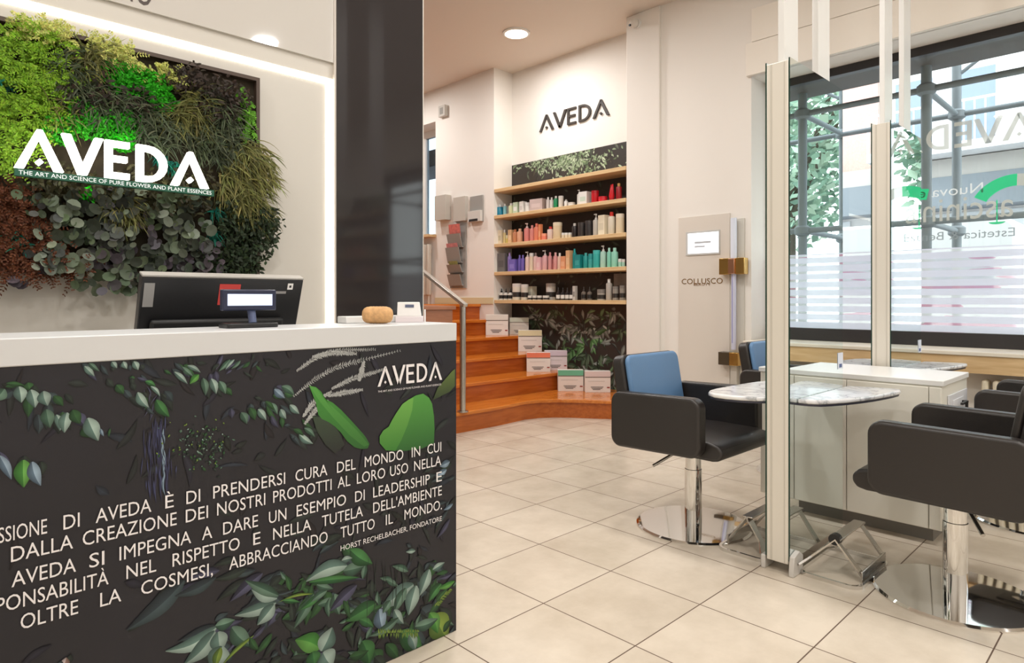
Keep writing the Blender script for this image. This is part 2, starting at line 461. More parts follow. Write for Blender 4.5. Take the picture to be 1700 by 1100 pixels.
# lettering on the glass (reads correctly from the street, so mirrored from inside)
DEC = M_decal('grey_decal', (200, 198, 188), 0.85); DECW = M_decal('white_decal', (238, 240, 240), 0.9); DECG = M_decal('green_decal', (60, 205, 140), 0.95); DECD = M_decal('dark_decal', (150, 158, 160), 0.9)
GX = GLX-0.008
def glassfn(u, v, w=0.0): return (-0.0075 - w, u, v)     # local to window_1; u = world Y
def gY(px, py): p = onX(px, py, GX); return p.y, p.z
L_, W_ = logo(0.15); mb = MB(); zA0 = gY(1625, 240)[1]; zA1 = gY(1625, 197)[1]
yA0, yA1 = gY(1720, 200)[0], gY(1486, 200)[0]
for polys in L_:
    for p in polys:
        mb.add([glassfn(yA0 + x/W_*(yA1-yA0), zA0 + y*(zA1-zA0)) for x, y in p], [tuple(range(len(p)))])
mb.build('lettering', DEC, win, smooth=0)
mb = MB()
put_text(mb, 'Nuova e', gY(1632, 320)[0], gY(1524, 320)[0], gY(1600, 322)[1], 0.075, glassfn)
mb.build('lettering', DECW, win, smooth=0)
mb = MB()
put_text(mb, 'ascinina', gY(1682, 350)[0], gY(1508, 350)[0], gY(1600, 364)[1], 0.18, glassfn)
mb.build('lettering', DEC, win, smooth=0)
mb = MB()
put_text(mb, 'Estetica & Benes', gY(1685, 390)[0], gY(1509, 390)[0], gY(1600, 396)[1], 0.062, glassfn)
mb.build('lettering', DECD, win, smooth=0)
def arc(mb, cy, cz, r0, r1, a0, a1, n=14):
    for i in range(n):
        t0 = R(a0+(a1-a0)*i/n); t1 = R(a0+(a1-a0)*(i+1)/n)
        mb.add([glassfn(cy+r*math.cos(t), cz+r*math.sin(t)) for r, t in ((r0,t0),(r1,t0),(r1,t1),(r0,t1))], [(0,1,2,3)])
# ring on the left (higher Y) and on the right, each with a green piece
yl, zl = gY(1528, 374); yr, zr = gY(1686, 354)
for cy, cz, a0, a1, mt in ((yl, zl, 78, -22, DEC), (yl, zl, 102, 78, DECG), (yr, zr, 92, 175, DEC), (yr, zr, 92, 30, DECG)):
    mb = MB(); arc(mb, cy, cz, 0.20, 0.285, a0, a1); mb.build('ring_decal', mt, win, smooth=0)
ys, zs = gY(1655, 368)
mb = MB(); mb.add([glassfn(*q) for q in ((ys-0.004, zs), (ys+0.004, zs), (ys+0.004, zs+0.16), (ys-0.004, zs+0.16))], [(0,1,2,3)])
mb.add([glassfn(ys+0.05*math.cos(R(a)), zs-0.0+0.018*math.sin(R(a))) for a in range(180, 361, 20)], [tuple(range(10))])
mb.build('stem_decal', DECG, win, smooth=0)
# window sill: oak apron with a white board
struct(box('trim_2', OAK, 5.37, XR, WINE, WINY-0.01, 0.685, 0.805))
struct(box('trim_3', M('sill_board', (232, 224, 208), 0.4), 5.36, GLX-0.03, WINE, WINY-0.005, 0.805, 0.832, bevel=0.004))
# stair window (far)
w2 = struct(empty('window_2', (5.75, 0, 0)))
mb = MB()
for a in ((7.19, 7.27, 2.06, 3.66), (8.67, 8.75, 2.06, 3.66), (7.27, 8.67, 3.56, 3.66), (7.27, 8.67, 2.06, 2.14), (7.76, 7.90, 2.14, 3.56)): mb.box(0, 0.07, a[0], a[1], a[2], a[3])
mb.build('window_frame', WHITE, w2, smooth=0, bevel=0.004)
MB().box(0.03, 0.036, 7.2, 8.74, 2.08, 3.64).build('window_pane', M_glass('stair_window_glass', (0.55, 0.62, 0.68)), w2, smooth=0)
struct(box('trim_4', OAK, 5.36, 5.76, 7.17, 8.8, 2.05, 2.085))
# reception back wall with light line, dark glass panel
struct(box('wall_reception', PANELGREY, -3.2, 1.76, YB, YB+0.12, 0, 2.39))
mb = MB(); mb.box(-3.2, 1.806, YB-0.004, YB+0.12, 2.425, 2.5129); mb.box(-3.2, 1.806, YB+0.03, YB+0.12, 2.385, 2.43)
struct(mb.build('trim_5', M('light_channel_paint', (206, 200, 190), 0.5), smooth=0))
struct(box('wall_upper', GLOSSWHITE, -3.2, 1.806, YB-0.02, YB+0.12, 2.513, ZC))
struct(box('wall_dark', DARKGLASS, 1.812, 2.402, YB-0.03, YB+0.2, 0, ZC))
struct(box('trim_6', M('panel_edge', (214, 206, 196), 0.4), 1.800, 1.812, YB-0.025, YB+0.12, 0, ZC))
struct(box('trim_7', M('panel_edge_light', (220, 214, 204), 0.4), 2.402, 2.41, YB-0.028, YB+0.2, 0, ZC))
lt = thing('led_strip', 'glowing white light line running along the reception back wall top and side', 'light strip')
MB().box(-0.27, 1.80, YB-0.006, YB+0.028, 2.392, 2.424).build('top_light', LEDM, lt, smooth=0)
MB().box(1.762, 1.80, YB-0.006, YB+0.028, 0.02, 2.39).build('side_light', LEDM, lt, smooth=0)
# remains of lettering on the upper glass
mb = MB(); put_text(mb, 'NO', onY(196, 0, YB-0.02).x, onY(252, 12, YB-0.02).x, 2.535, 0.12, lambda u, v: (u, YB-0.0215, v))
tag(mb.build('wall_lettering', M('dark_brown_vinyl', (70, 58, 52), 0.5), smooth=0), 'dark lettering cut by the top edge on the glossy wall above the plant wall', 'lettering')
# stairs ------------------------------------------------------------
RISE = 0.188; TR = 0.36; Y0 = 4.46
def curve_first(off):
    # outline of the curved first tread, plan view
    pts = [(3.62, Y0-off)]
    pts += [(4.15, Y0-off)]
    c = [(4.55, 4.50), (4.72, 4.46), (4.86, 4.36), (4.98, 4.22), (5.08, 4.06), (5.18, 3.92), (5.30, 3.80), (5.42, 3.74)]
    pts += [(x-off*0.7, y-off*0.7) for x, y in c]
    return pts
stairs = struct(empty('staircase', (0, 0, 0)))
XL = 3.66
for i in range(6):
    zt = RISE*(i+1); y0 = Y0 + TR*i; xr = XN if i < 4 else XW
    if i == 0:
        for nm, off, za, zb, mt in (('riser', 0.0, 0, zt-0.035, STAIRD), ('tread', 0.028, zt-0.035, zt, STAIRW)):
            poly = curve_first(off) + [(XW-0.003, 3.74-off*0.7), (XW-0.003, YP1+0.003), (XN-0.012, YP1+0.003), (XN-0.012, Y0+TR), (3.62, Y0+TR)]
            MB().prism(poly, za, zb).build(nm, mt, stairs, smooth=50, bevel=0.006 if nm == 'tread' else 0)
    else:
        yend = Y0+TR*(i+1) if i < 5 else 8.9
        if i == 3: xr = XN
        ye = yend
        xr2 = XN-0.012 if ye <= YNL+0.001 else XW-0.003
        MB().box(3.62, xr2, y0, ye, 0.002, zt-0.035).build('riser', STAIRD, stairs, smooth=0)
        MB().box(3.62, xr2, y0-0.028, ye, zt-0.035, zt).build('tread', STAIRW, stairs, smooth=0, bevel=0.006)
struct(box('trim_8', BROWNW, 2.0, 3.615, 4.48, 8.9, 0, 1.10))
struct(box('trim_9', BROWNW, 2.0, 3.64, 4.46, 8.9, 1.10, 1.135, bevel=0.004))
struct(box('baseboard_stair', M('pale_skirting', (216, 200, 160), 0.5), XW-0.012, XW, 6.0, 7.19, 1.13, 1.21))
rail = thing('handrail', 'slim steel handrail and post rising along the wooden stairs', 'handrail')
MB().cyl((3.70, 4.44, RISE), (3.70, 4.44, 1.16), 0.028).build('post', STEEL, rail)
MB().cyl((3.70, 4.44, RISE), (3.70, 4.44, RISE+0.012), 0.05).build('post_flange', STEEL, rail)
MB().bar([(3.70, 4.40, 1.135), (3.70, 5.06, 1.47), (3.70, 6.2, 2.06)], 0.05, 0.03).build('rail', STEEL, rail, bevel=0.004)

# ================================================================== CEILING LAMPS
def lamp(x, y, label, w=LAMP_W):
    t = thing('ceiling_lamp', label, 'lamp', (x, y, ZC), group='round ceiling lamps')
    MB().lathe([(0.15, 0), (0.15, -0.014), (0.125, -0.02), (0.125, -0.004)]).build('lamp_ring', WHITE, t)
    MB().lathe([(0.124, -0.003), (0.124, -0.016), (0.1, -0.018)]).build('lamp_diffuser', LAMPM, t)
    ld = bpy.data.lights.new('ceiling_lamp_light', 'AREA'); ld.shape = 'DISK'; ld.size = 0.24; ld.energy = w; ld.color = LAMP_COL
    lo = bpy.data.objects.new('ceiling_lamp_light', ld); COL.objects.link(lo); lo.parent = t; lo.location = (0, 0, -0.03)
lamp(4.95, 5.03, 'round glowing ceiling lamp above the stairs and product shelves')
lamp(3.06, -0.56, 'round ceiling lamp reflected in the glossy wall above the plant wall')
for x, y in ((1.1, -0.56), (-0.9, -0.56), (3.0, 2.2), (-0.9, 1.9), (1.0, 1.3), (1.1, -2.4), (3.8, -2.3), (4.5, 7.4), (3.2, 5.1), (3.2, 3.6)):  # unseen added lamps; the last ones light the landing and brighten the niche
    lamp(x, y, 'unseen round ceiling lamp, added to help light the room')

# ================================================================== RECEPTION COUNTER
CF = 1.816; CR = 1.484; CL = -0.9
ct = thing('reception_counter', 'white reception counter with a dark rainforest print and white Italian text on its front', 'counter', (CR, CF, 0))
def cbox(name, mat, x0, x1, y0, y1, z0, z1, bevel=0.0):
    return MB().box(x0-CR, x1-CR, y0-CF, y1-CF, z0, z1).build(name, mat, ct, bevel)
CWHITE = M('counter_white', (212, 213, 214), 0.35)
cbox('ledge', CWHITE, CL, CR, CF-0.002, CF+0.29, 1.047, 1.111, 0.003)
cbox('front_panel', M('rainforest_print_base', (25, 24, 32), 0.45, noise=0.45, nscale=2.6), CL, CR, CF+0.002, CF+0.03, 0.0, 1.047)
cbox('side_panel', WHITE, CR-0.03, CR-0.001, CF+0.03, CF+0.70, 0.0, 1.047)
cbox('side_panel', WHITE, CL+0.001, CL+0.03, CF+0.03, CF+0.70, 0.0, 1.047)
cbox('desk_top', WHITE, CL+0.03, CR-0.03, CF+0.03, CF+0.72, 0.90, 0.93, 0.003)
# printed plants: flat leaves in the print, stacked a hair apart
def pfn(u, v, w=0.0): return (u-CR, -0.0002-w, v)           # on the front panel plane (local), u = world X
PRI = MB(); _pw = [0.0]
def leaf2d(mb, fn, u, v, ln, wd, ang, c1, c2, curve, n, w, clip):
    # one printed leaf: two halves of different tone along a midrib, fading to its edge and tip
    ca, sa = math.cos(ang), math.sin(ang); mid = []; up = []; dn = []
    for i in range(n+1):
        t = i/n; h = wd*math.sin(math.pi*min(1, t*0.94+0.03)**0.8)*0.5
        y = curve*ln*math.sin(math.pi*t)
        for lst, yy in ((mid, y), (up, y+h), (dn, y-h)):
            x = t*ln; lst.append((min(clip[1], max(clip[0], u + x*ca - yy*sa)), min(clip[3], max(clip[2], v + x*sa + yy*ca))))
    a = [fn(x, y, w) for x, y in mid]; b = [fn(x, y, w) for x, y in up]; d = [fn(x, y, w) for x, y in dn]
    ks = [(1.0 - 0.75*abs(i/n-0.42)) for i in range(n+1)]
    def cc(c, k): return tuple(x*k for x in c[:3])+(1,)
    for i in range(n):
        k0, k1 = ks[i], ks[i+1]
        mb.add([a[i], a[i+1], b[i+1], b[i]], [(0,1,2,3)], 0, (cc(c1, k0), cc(c1, k1), cc(c1, k1*.6), cc(c1, k0*.6)))
        mb.add([d[i], d[i+1], a[i+1], a[i]], [(0,1,2,3)], 0, (cc(c2, k0*.45), cc(c2, k1*.45), cc(c2, k1), cc(c2, k0)))
def pleaf(u, v, ln, wd, ang, c1, c2, curve=0.0, n=7):
    _pw[0] += 0.0000006
    leaf2d(PRI, pfn, u, v, ln, wd, ang, c1, c2, curve, n, _pw[0], (CL, CR-0.002, 0.002, 1.045))
def pp(px, py): p = onY(px, py, CF); return p.x, p.z
def vary(c, k=0.2):
    f = 1 + random.uniform(-k, k); return tuple(min(1, x*f) for x in c[:3]) + (1,)
def sprig(px, py, n, ln, wd, a0, a1, c1, c2, spread=0.03, curve=0.05):
    u, v = pp(px, py)
    for i in range(n):
        a = R(a0 + (a1-a0)*i/max(1, n-1) + random.uniform(-22, 22)); k = random.uniform(0.6, 1.15)
        pleaf(u + random.uniform(-spread, spread), v + random.uniform(-spread, spread)*0.6, ln*k, wd*k, a, vary(lin(c1), .4), vary(lin(c2), .45), random.uniform(-curve, curve)*2)
random.seed(11)
def q2(cx, cy): return cx/1.9294, 530+cy/1.9298
def lf(x0, y0, x1, y1, w, tone, curve=None):
    # one leaf of the print from its base to its tip (positions measured on the print)
    p0, p1 = q2(x0, y0), q2(x1, y1); u0, v0 = pp(*p0); u1, v1 = pp(*p1)
    D = CF/ray((p0[0]+p1[0])/2)[1]
    c1, c2 = TONES[tone]
    pleaf(u0, v0, math.hypot(u1-u0, v1-v0), w/1.93*D/1073.0, math.atan2(v1-v0, u1-u0), vary(lin(c1), .15), vary(lin(c2), .15), random.uniform(-.08, .08) if curve is None else curve, 9)
TONES = {'p': ((164,186,176),(98,126,118)), 'g': ((74,130,74),(48,96,56)), 'b': ((104,164,80),(70,134,60)), 'd': ((66,80,84),(48,58,64)), 'm': ((108,138,120),(66,96,80)), 'u': ((150,172,190),(92,112,130)), 'y': ((134,160,70),(92,120,54)), 'v': ((84,84,108),(58,58,78)), 'k': ((52,62,56),(42,50,48)), 'w': ((206,190,190),(150,120,110)), 's': ((58,98,58),(44,78,48))}
for _ in range(260):                                    # dim background foliage
    u = random.uniform(0.1, CR-0.03); v = random.uniform(0.04, 1.03)
    if u < 0.9 and 0.2 < v < 0.72 and random.random() < 0.85: continue
    c = random.choice(((46, 50, 50), (42, 46, 44), (48, 47, 58), (46, 42, 45), (54, 60, 58), (50, 56, 66)))
    pleaf(u, v, random.uniform(0.03, 0.10), random.uniform(0.01, 0.022), random.uniform(0, 6.28), vary(lin(c), .15), vary(lin(c), .2), random.uniform(-.1, .1), 5)
for _ in range(110):                                    # waterfall strands
    y = random.uniform(300, 520); x = random.gauss(505, 15+ (y-300)*0.05)
    u, v = pp(*q2(x, y)); c = random.choice(((58, 58, 84), (66, 68, 100), (76, 80, 116), (54, 54, 72)))
    pleaf(u, v, random.uniform(0.02, 0.07), random.uniform(.0015, .004), R(-90+random.uniform(-6, 6)), vary(lin(c)), vary(lin(c)), 0, 4)
for i in range(14): lf(522+random.gauss(0, 3), 350+i*13, 524+random.gauss(0, 3), 385+i*14, 5, 'u')
for i in range(10): lf(470+random.gauss(0, 12), 215+i*9, 474+random.gauss(0, 12), 250+i*9, 4, 'v')
LV = [
 (14,222,-24,262,40,'m'),(60,215,68,266,36,'p'),(98,225,112,282,36,'p'),(138,230,152,276,38,'p'),(172,245,202,277,24,'s'),(20,205,80,212,16,'s'),
 (148,288,160,346,38,'m'),(180,305,192,356,24,'p'),(214,298,206,362,36,'p'),(232,290,256,334,34,'s'),(280,316,314,388,46,'p'),(322,350,332,374,10,'u'),
 (-2,436,36,512,28,'u'),(74,450,76,537,48,'b'),(102,456,130,532,36,'u'),(270,150,302,182,20,'p'),(284,138,318,166,16,'m'),(358,135,374,156,18,'p'),(394,135,406,158,18,'p'),(428,135,442,162,22,'p'),
 (372,210,396,238,26,'s'),(420,205,432,228,20,'k'),(440,234,476,282,28,'p'),(470,282,492,304,14,'d'),(500,258,542,312,32,'g'),(465,198,498,214,16,'g'),(482,214,512,246,14,'p'),
 (558,168,600,206,18,'p'),(584,153,618,182,18,'m'),(600,148,642,170,16,'p'),(636,176,608,206,22,'b'),(650,188,658,242,24,'m'),(676,190,692,238,26,'p'),(702,198,722,238,24,'m'),(560,140,590,165,14,'d'),
 (736,128,700,166,16,'m'),(750,128,722,160,12,'p'),(770,132,740,158,12,'m'),(800,136,775,156,12,'s'),(820,148,840,168,10,'s'),
 (772,298,790,334,26,'m'),(800,284,816,322,26,'s'),(826,288,852,322,24,'p'),(868,268,888,304,20,'m'),(898,288,916,318,22,'p'),(928,274,958,302,22,'p'),(878,224,912,252,24,'u'),(902,214,942,242,24,'m'),(850,262,878,290,16,'s'),(958,368,1002,398,22,'p'),(974,348,1008,376,18,'m'),(940,352,972,372,16,'s'),
 (1100,330,1000,300,20,'k'),(590,835,405,995,62,'d',.06),(690,826,560,886,40,'d'),(790,796,690,832,30,'k'),(840,812,738,902,42,'v'),(886,832,800,908,32,'d'),(900,820,860,860,30,'k'),
 (884,906,752,948,42,'p'),(878,912,824,978,50,'p'),(888,892,806,864,40,'p'),(892,884,786,836,34,'m'),(1000,878,890,906,10,'y'),(905,900,960,905,16,'g'),
 (694,984,530,1062,48,'p',.12),(688,998,588,1106,60,'p',.1),(698,1000,706,1066,56,'p'),(742,986,806,1044,52,'m'),(690,982,752,962,38,'m'),(712,1046,676,1116,76,'p'),(706,1050,690,1116,30,'y'),(812,1012,706,1112,14,'y'),(800,1020,830,1060,22,'s'),
 (1004,880,942,988,38,'m'),(1030,872,960,930,26,'g'),(1014,850,1066,862,26,'m'),(1112,788,980,838,52,'p',-.1),(1100,806,1166,790,42,'m'),(990,842,1152,826,24,'g'),(1122,738,1192,782,48,'g'),(1094,772,1128,764,22,'p'),(1070,880,1086,944,42,'m'),(1046,868,996,904,26,'m'),
 (1142,850,1056,934,42,'v'),(1204,908,1106,966,54,'g'),(1180,870,1130,880,22,'k'),(1324,848,1222,922,60,'p'),(1332,852,1308,946,56,'p'),(1300,860,1262,940,40,'m'),(1374,800,1344,884,46,'p'),(1386,802,1424,778,24,'p'),(1412,846,1372,904,36,'g'),(1456,838,1402,862,20,'b'),
 (1390,946,1432,1024,84,'y'),(1376,940,1402,1004,44,'b'),(1214,928,1226,996,48,'u'),(1250,900,1226,940,30,'m'),(1262,930,1292,974,32,'p'),(1276,956,1182,1014,30,'m'),(1160,1030,1182,1106,62,'g'),(1282,1000,1352,1064,62,'g'),(1330,984,1402,958,38,'m'),(1310,1010,1330,1060,36,'p'),
 (1024,1052,946,1026,62,'b'),(1030,1062,1064,986,66,'p'),(1034,1066,1064,1110,72,'p'),(1000,1064,1006,1110,50,'g'),(870,1006,818,1072,26,'s'),(1120,1080,1180,1060,30,'s'),(1236,1040,1276,1090,36,'s'),(1420,1000,1446,960,24,'s'),(1100,900,1120,960,20,'s'),(1150,960,1196,985,26,'g'),
 (1440,455,1408,470,24,'u'),(1430,480,1396,500,22,'u'),(1425,500,1380,520,16,'d'),(1450,590,1420,610,14,'u'),(1440,640,1400,700,18,'v'),(1330,740,1300,744,16,'p'),(1040,720,1100,690,30,'k'),(990,730,1060,690,26,'k'),(1200,1080,1240,1120,40,'k'),(900,1080,860,1110,30,'k'),
 (200,1112,212,1082,28,'w'),(188,1112,196,1092,18,'d')]
for q in LV:                                            # dimmer leaves behind each
    for _ in range(2):
        dx, dy = random.uniform(-40, 40), random.uniform(-30, 30); k = random.uniform(.6, 1.0)
        lf(q[0]+dx, q[1]+dy, q[0]+dx+(q[2]-q[0])*k+random.uniform(-15, 15), q[1]+dy+(q[3]-q[1])*k+random.uniform(-15, 15), q[4]*.8, random.choice('kddvks'))
for _ in range(90):
    x, y = random.uniform(860, 1450), random.uniform(800, 1100); a = random.uniform(0, 6.28); ln = random.uniform(25, 70)
    lf(x, y, x+ln*math.cos(a), y+ln*math.sin(a), ln*.4, random.choice('kkdssm'))
for q in LV: lf(*q)
for i in range(60):                                     # fine fern leaflets at the foot
    x = 1212+i*2.2; lf(x, 1006-i*.1, x+random.uniform(-3, 3), 1006+random.choice((-1, 1))*random.uniform(10, 18), 5, 'y')
for i in range(16): x = 1400+i*3; lf(x-8, 920-i*3.6, x+4, 912-i*3.6+random.choice((-9, 9)), 6, 'y')
for i in range(9): lf(1180+i*14, 760+i*3, 1176+i*14+random.uniform(-6, 6), 960+random.uniform(-30, 30), 2.5, 'k')
for i in range(120):                                    # bush beside the waterfall
    x, y = random.gauss(655, 42), random.gauss(405, 34)
    lf(x, y, x+random.uniform(-14, 14), y+random.uniform(-4, 12), random.uniform(5, 9), random.choice('kskkm'))
for i in range(55):
    x, y = random.gauss(640, 50), random.gauss(400, 40); lf(x, y, x+random.uniform(-9, 9), y+random.uniform(2, 8), 5, random.choice('pym'))
def frond(pts, wl, c):
    # fern frond with white feathered leaflets
    P = [pp(*q2(*p)) for p in pts]; m = 54
    for k in range(len(P)-1):
        pleaf(*P[k], math.hypot(P[k+1][0]-P[k][0], P[k+1][1]-P[k][1]), 0.0022, math.atan2(P[k+1][1]-P[k][1], P[k+1][0]-P[k][0]), lin(c), lin(c), 0, 3)
    for i in range(m):
        t = i/(m-1)*(len(P)-1); k = min(int(t), len(P)-2); f = t-k
        u = P[k][0]+(P[k+1][0]-P[k][0])*f; v = P[k][1]+(P[k+1][1]-P[k][1])*f
        a = math.atan2(P[k+1][1]-P[k][1], P[k+1][0]-P[k][0])
        for sgn in (1, -1):
            pleaf(u, v, wl*(0.4+0.6*math.sin(math.pi*(i+1)/(m+1)))*random.uniform(.7, 1.2), 0.0030, a + sgn*R(random.uniform(45, 75)), vary(lin(c), .3), vary(lin(c), .3), 0, 3)
for pts in (((950,165),(1010,122),(1090,98),(1200,96)), ((940,246),(1010,190),(1080,152),(1160,130),(1280,100)), ((1062,222),(1130,188),(1230,160)), ((970,312),(1000,270),(1060,232)), ((975,335),(1010,290),(1050,262)), ((1050,245),(1100,235),(1160,225)), ((1000,120),(1060,106),(1140,110)), ((1166,132),(1150,195))):
    frond(pts, 0.012, (196, 198, 196))
def bigleaf(pts, c0, c1):
    # a broad leaf with a tone change from base to tip
    _pw[0] += 0.000002
    P = [pp(*p) for p in pts]; cu = sum(p[0] for p in P)/len(P); cv = sum(p[1] for p in P)/len(P); n = len(P)
    vlo, vhi = min(p[1] for p in P), max(p[1] for p in P); a, b = lin(c0), lin(c1)
    def col(v): t = (v-vlo)/(vhi-vlo); return tuple(a[i]+(b[i]-a[i])*t for i in range(3)) + (1,)
    for i in range(n):
        p, q = P[i], P[(i+1) % n]
        PRI.add([pfn(cu, cv, _pw[0]), pfn(*q, _pw[0]), pfn(*p, _pw[0])], [(2,1,0)], 0, (col(p[1]), col(q[1]), col(cv)))
bigleaf([(518, 690), (540, 694), (560, 712), (572, 738), (556, 752), (540, 738), (526, 716)], (44, 46, 44), (60, 74, 58))
bigleaf([(513, 640), (524, 642), (533, 650), (540, 662), (552, 668), (566, 680), (582, 697), (594, 710), (606, 724), (613, 736), (610, 744), (600, 745), (588, 742), (576, 732), (566, 718), (556, 708), (545, 700), (534, 695), (528, 688), (524, 668)], (46, 92, 44), (72, 140, 60))
bigleaf([(513, 640), (524, 643), (540, 664), (566, 688), (594, 716), (612, 738), (604, 741), (580, 722), (552, 692), (532, 668)], (60, 110, 52), (86, 154, 70))
bigleaf([(630, 735), (630, 724), (636, 714), (645, 708), (650, 698), (657, 686), (668, 670), (678, 663), (690, 656), (702, 653), (712, 660), (717, 670), (720, 690), (721, 712), (720, 735), (700, 744), (672, 748), (640, 747)], (48, 96, 48), (84, 150, 68))
bigleaf([(630, 735), (630, 724), (636, 714), (645, 708), (650, 698), (657, 686), (668, 670), (678, 663), (686, 660), (684, 680), (676, 706), (666, 730), (656, 748), (640, 747)], (62, 122, 52), (110, 168, 78))
bigleaf([(718, 664), (726, 644), (738, 630), (750, 616), (755, 612), (755, 640), (746, 650), (734, 656)], (50, 62, 44), (96, 114, 60))
PRI.build('foliage_print', PRINT, ct, smooth=0)
# writing on the front
TXT = M('print_white', (236, 232, 232), 0.5)
LINES = [
 (748.5, [('MISSIONE', -30, 78), ('DI', 105, 132), ('AVEDA', 158.5, 251), ('È', 274, 288), ('DI', 309, 332), ('PRENDERSI', 353.5, 473), ('CURA', 490, 543), ('DEL', 559, 590), ('MONDO', 605, 669), ('IN', 683, 697), ('CUI', 709, 732)]),
 (771, [('DALLA', 18, 121), ('CREAZIONE', 137, 293), ('DEI', 308, 345), ('NOSTRI', 360, 440), ('PRODOTTI', 453, 550), ('AL', 560, 581), ('LORO', 592, 639), ('USO', 647, 677), ('NELLA', 687, 732)]),
 (797.5, [('AVEDA', 19, 126), ('SI', 148, 173), ('IMPEGNA', 198, 317), ('A', 335, 352), ('DARE', 370, 428), ('UN', 446, 475), ('ESEMPIO', 492, 574), ('DI', 589, 605), ('LEADERSHIP', 619, 713), ('E', 724, 733)]),
 (821, [('RESPONSABILITÀ', -62, 180), ('NEL', 209.5, 259), ('RISPETTO', 286, 397.5), ('E', 420, 432), ('NELLA', 453, 516), ('TUTELA', 534, 602), ("DELL'AMBIENTE", 619, 733)]),
 (844.6, [('OLTRE', 34, 129.5), ('LA', 166, 201), ('COSMESI,', 234, 353), ('ABBRACCIANDO', 380, 543.5), ('TUTTO', 565, 621.5), ('IL', 640, 652), ('MONDO.', 671, 733)]),
]
mb = MB()
tfn = lambda u, v: pfn(u, v, 0.0016)
for yb, words in LINES:
    z = onY(733, yb, CF).z
    for w, a, b in words:
        mb = MB(); put_text(mb, w, onY(a, 500, CF).x, onY(b, 500, CF).x, z, 0.0335, tfn); mb.build('word_text', TXT, ct, smooth=0)
z = onY(733, 863.5, CF).z; mb = MB()
put_text(mb, 'HORST RECHELBACHER, FONDATORE', onY(565, 500, CF).x, onY(733, 500, CF).x, z, 0.0165, tfn); mb.build('attribution_text', TXT, ct, smooth=0); mb = MB()
put_text(mb, 'THE ART AND SCIENCE OF PURE FLOWER AND PLANT ESSENCES', onY(627, 500, CF).x, onY(732, 500, CF).x, onY(732, 639, CF).z, 0.006, tfn)
mb.build('tagline_text', TXT, ct, smooth=0)
lz0 = onY(732, 630, CF).z; lz1 = onY(718, 601, CF).z
L_, W_ = logo(0.14); mb = MB(); lx0, lx1 = onY(627, 500, CF).x, onY(733, 500, CF).x
for polys in L_:
    for p in polys: mb.add([pfn(lx0+x/W_*(lx1-lx0), lz0+y*(lz1-lz0), 0.0016) for x, y in p], [tuple(range(len(p)))])
mb.build('logo', TXT, ct, smooth=0)

# ================================================================== MONITOR, DISPLAY, BRUSH, CARDS
t = thing('computer_monitor', 'black computer monitor seen from behind on the reception desk', 'monitor', (0.84, 2.32, 0.93))
tilt = Matrix.Translation((0, 0, 0.17)) @ Matrix.Rotation(R(20), 4, 'X') @ Matrix.Translation((0, 0, -0.17))
T1 = Matrix.Translation((0.0, 0.0, 0.005))
def mon(name, x0, x1, y0, y1, z0, z1, mat, bev=0.0, smooth=40):
    return MB().box(x0, x1, y0, y1, z0, z1).xform(tilt).build(name, mat, t, bev, smooth=smooth)
mon('housing', -0.266, 0.266, -0.02, 0.015, 0.02, 0.355, BLACKPL, 0.004)
mon('top_rim', -0.266, 0.266, -0.021, 0.016, 0.355, 0.362, M('grey_plastic', (168, 164, 158), 0.4), 0.002)
mon('screen', -0.255, 0.255, 0.015, 0.017, 0.04, 0.345, M('dark_screen', (12, 12, 16), 0.1))
mon('rear_bulge', -0.235, 0.205, -0.045, -0.02, 0.05, 0.215, M('black_plastic_dull', (20, 20, 21), 0.5), 0.01)
mon('label_strip', -0.258, -0.228, -0.0212, -0.02, 0.255, 0.335, M('grey_label', (150, 148, 146), 0.5))
mb = MB().box(-0.03, 0.04, -0.0215, -0.02, 0.30, 0.335).box(-0.03, 0.008, -0.0215, -0.02, 0.26, 0.30).xform(tilt); mb.build('red_sticker', M('red_sticker', (206, 66, 60), 0.5), t, smooth=0)
mon('white_sticker', 0.208, 0.228, -0.0215, -0.02, 0.318, 0.341, PAPER)
mon('dark_mark', 0.214, 0.222, -0.0218, -0.0214, 0.325, 0.334, BLACKPL)
mon('maker_mark', 0.16, 0.205, -0.0215, -0.02, 0.302, 0.311, M('grey_label_text', (150, 148, 146), 0.5))
MB().box(-0.03, 0.03, 0.0, 0.02, 0.012, 0.14).build('stand_neck', BLACKPL, t, 0.004)
MB().box(-0.12, 0.12, -0.06, 0.12, 0.0, 0.014).build('stand_foot', BLACKPL, t, 0.004)
t = thing('customer_display', 'small customer display with lit pale screen on a stalk, standing before the black monitor', 'display', (0.80, 1.98, 1.111))
MB().prism(rrect(0.155, 0.085, 0.012), 0, 0.014).build('base', BLACKPL, t, 0.003)
MB().cyl((0.012, 0.0, 0.013), (0.012, 0.012, 0.062), 0.012).build('stalk', M('blue_grey_plastic', (92, 104, 140), 0.35), t)
MB().box(-0.082, 0.082, -0.012, 0.014, 0.052, 0.116).build('housing', M('navy_plastic', (34, 40, 66), 0.35), t, 0.004)
MB().box(-0.068, 0.068, -0.0135, -0.012, 0.067, 0.102).build('lit_screen', M('lit_screen', (196, 208, 240), 0.3, emis=0.75), t, smooth=0)
o = MB().box(1.165, 1.475, 2.035, 2.10, 1.1115, 1.136).build('tray', WHITE, None, 0.003)
tag(o, 'low white tray along the back of the counter, behind the straw roll', 'tray')
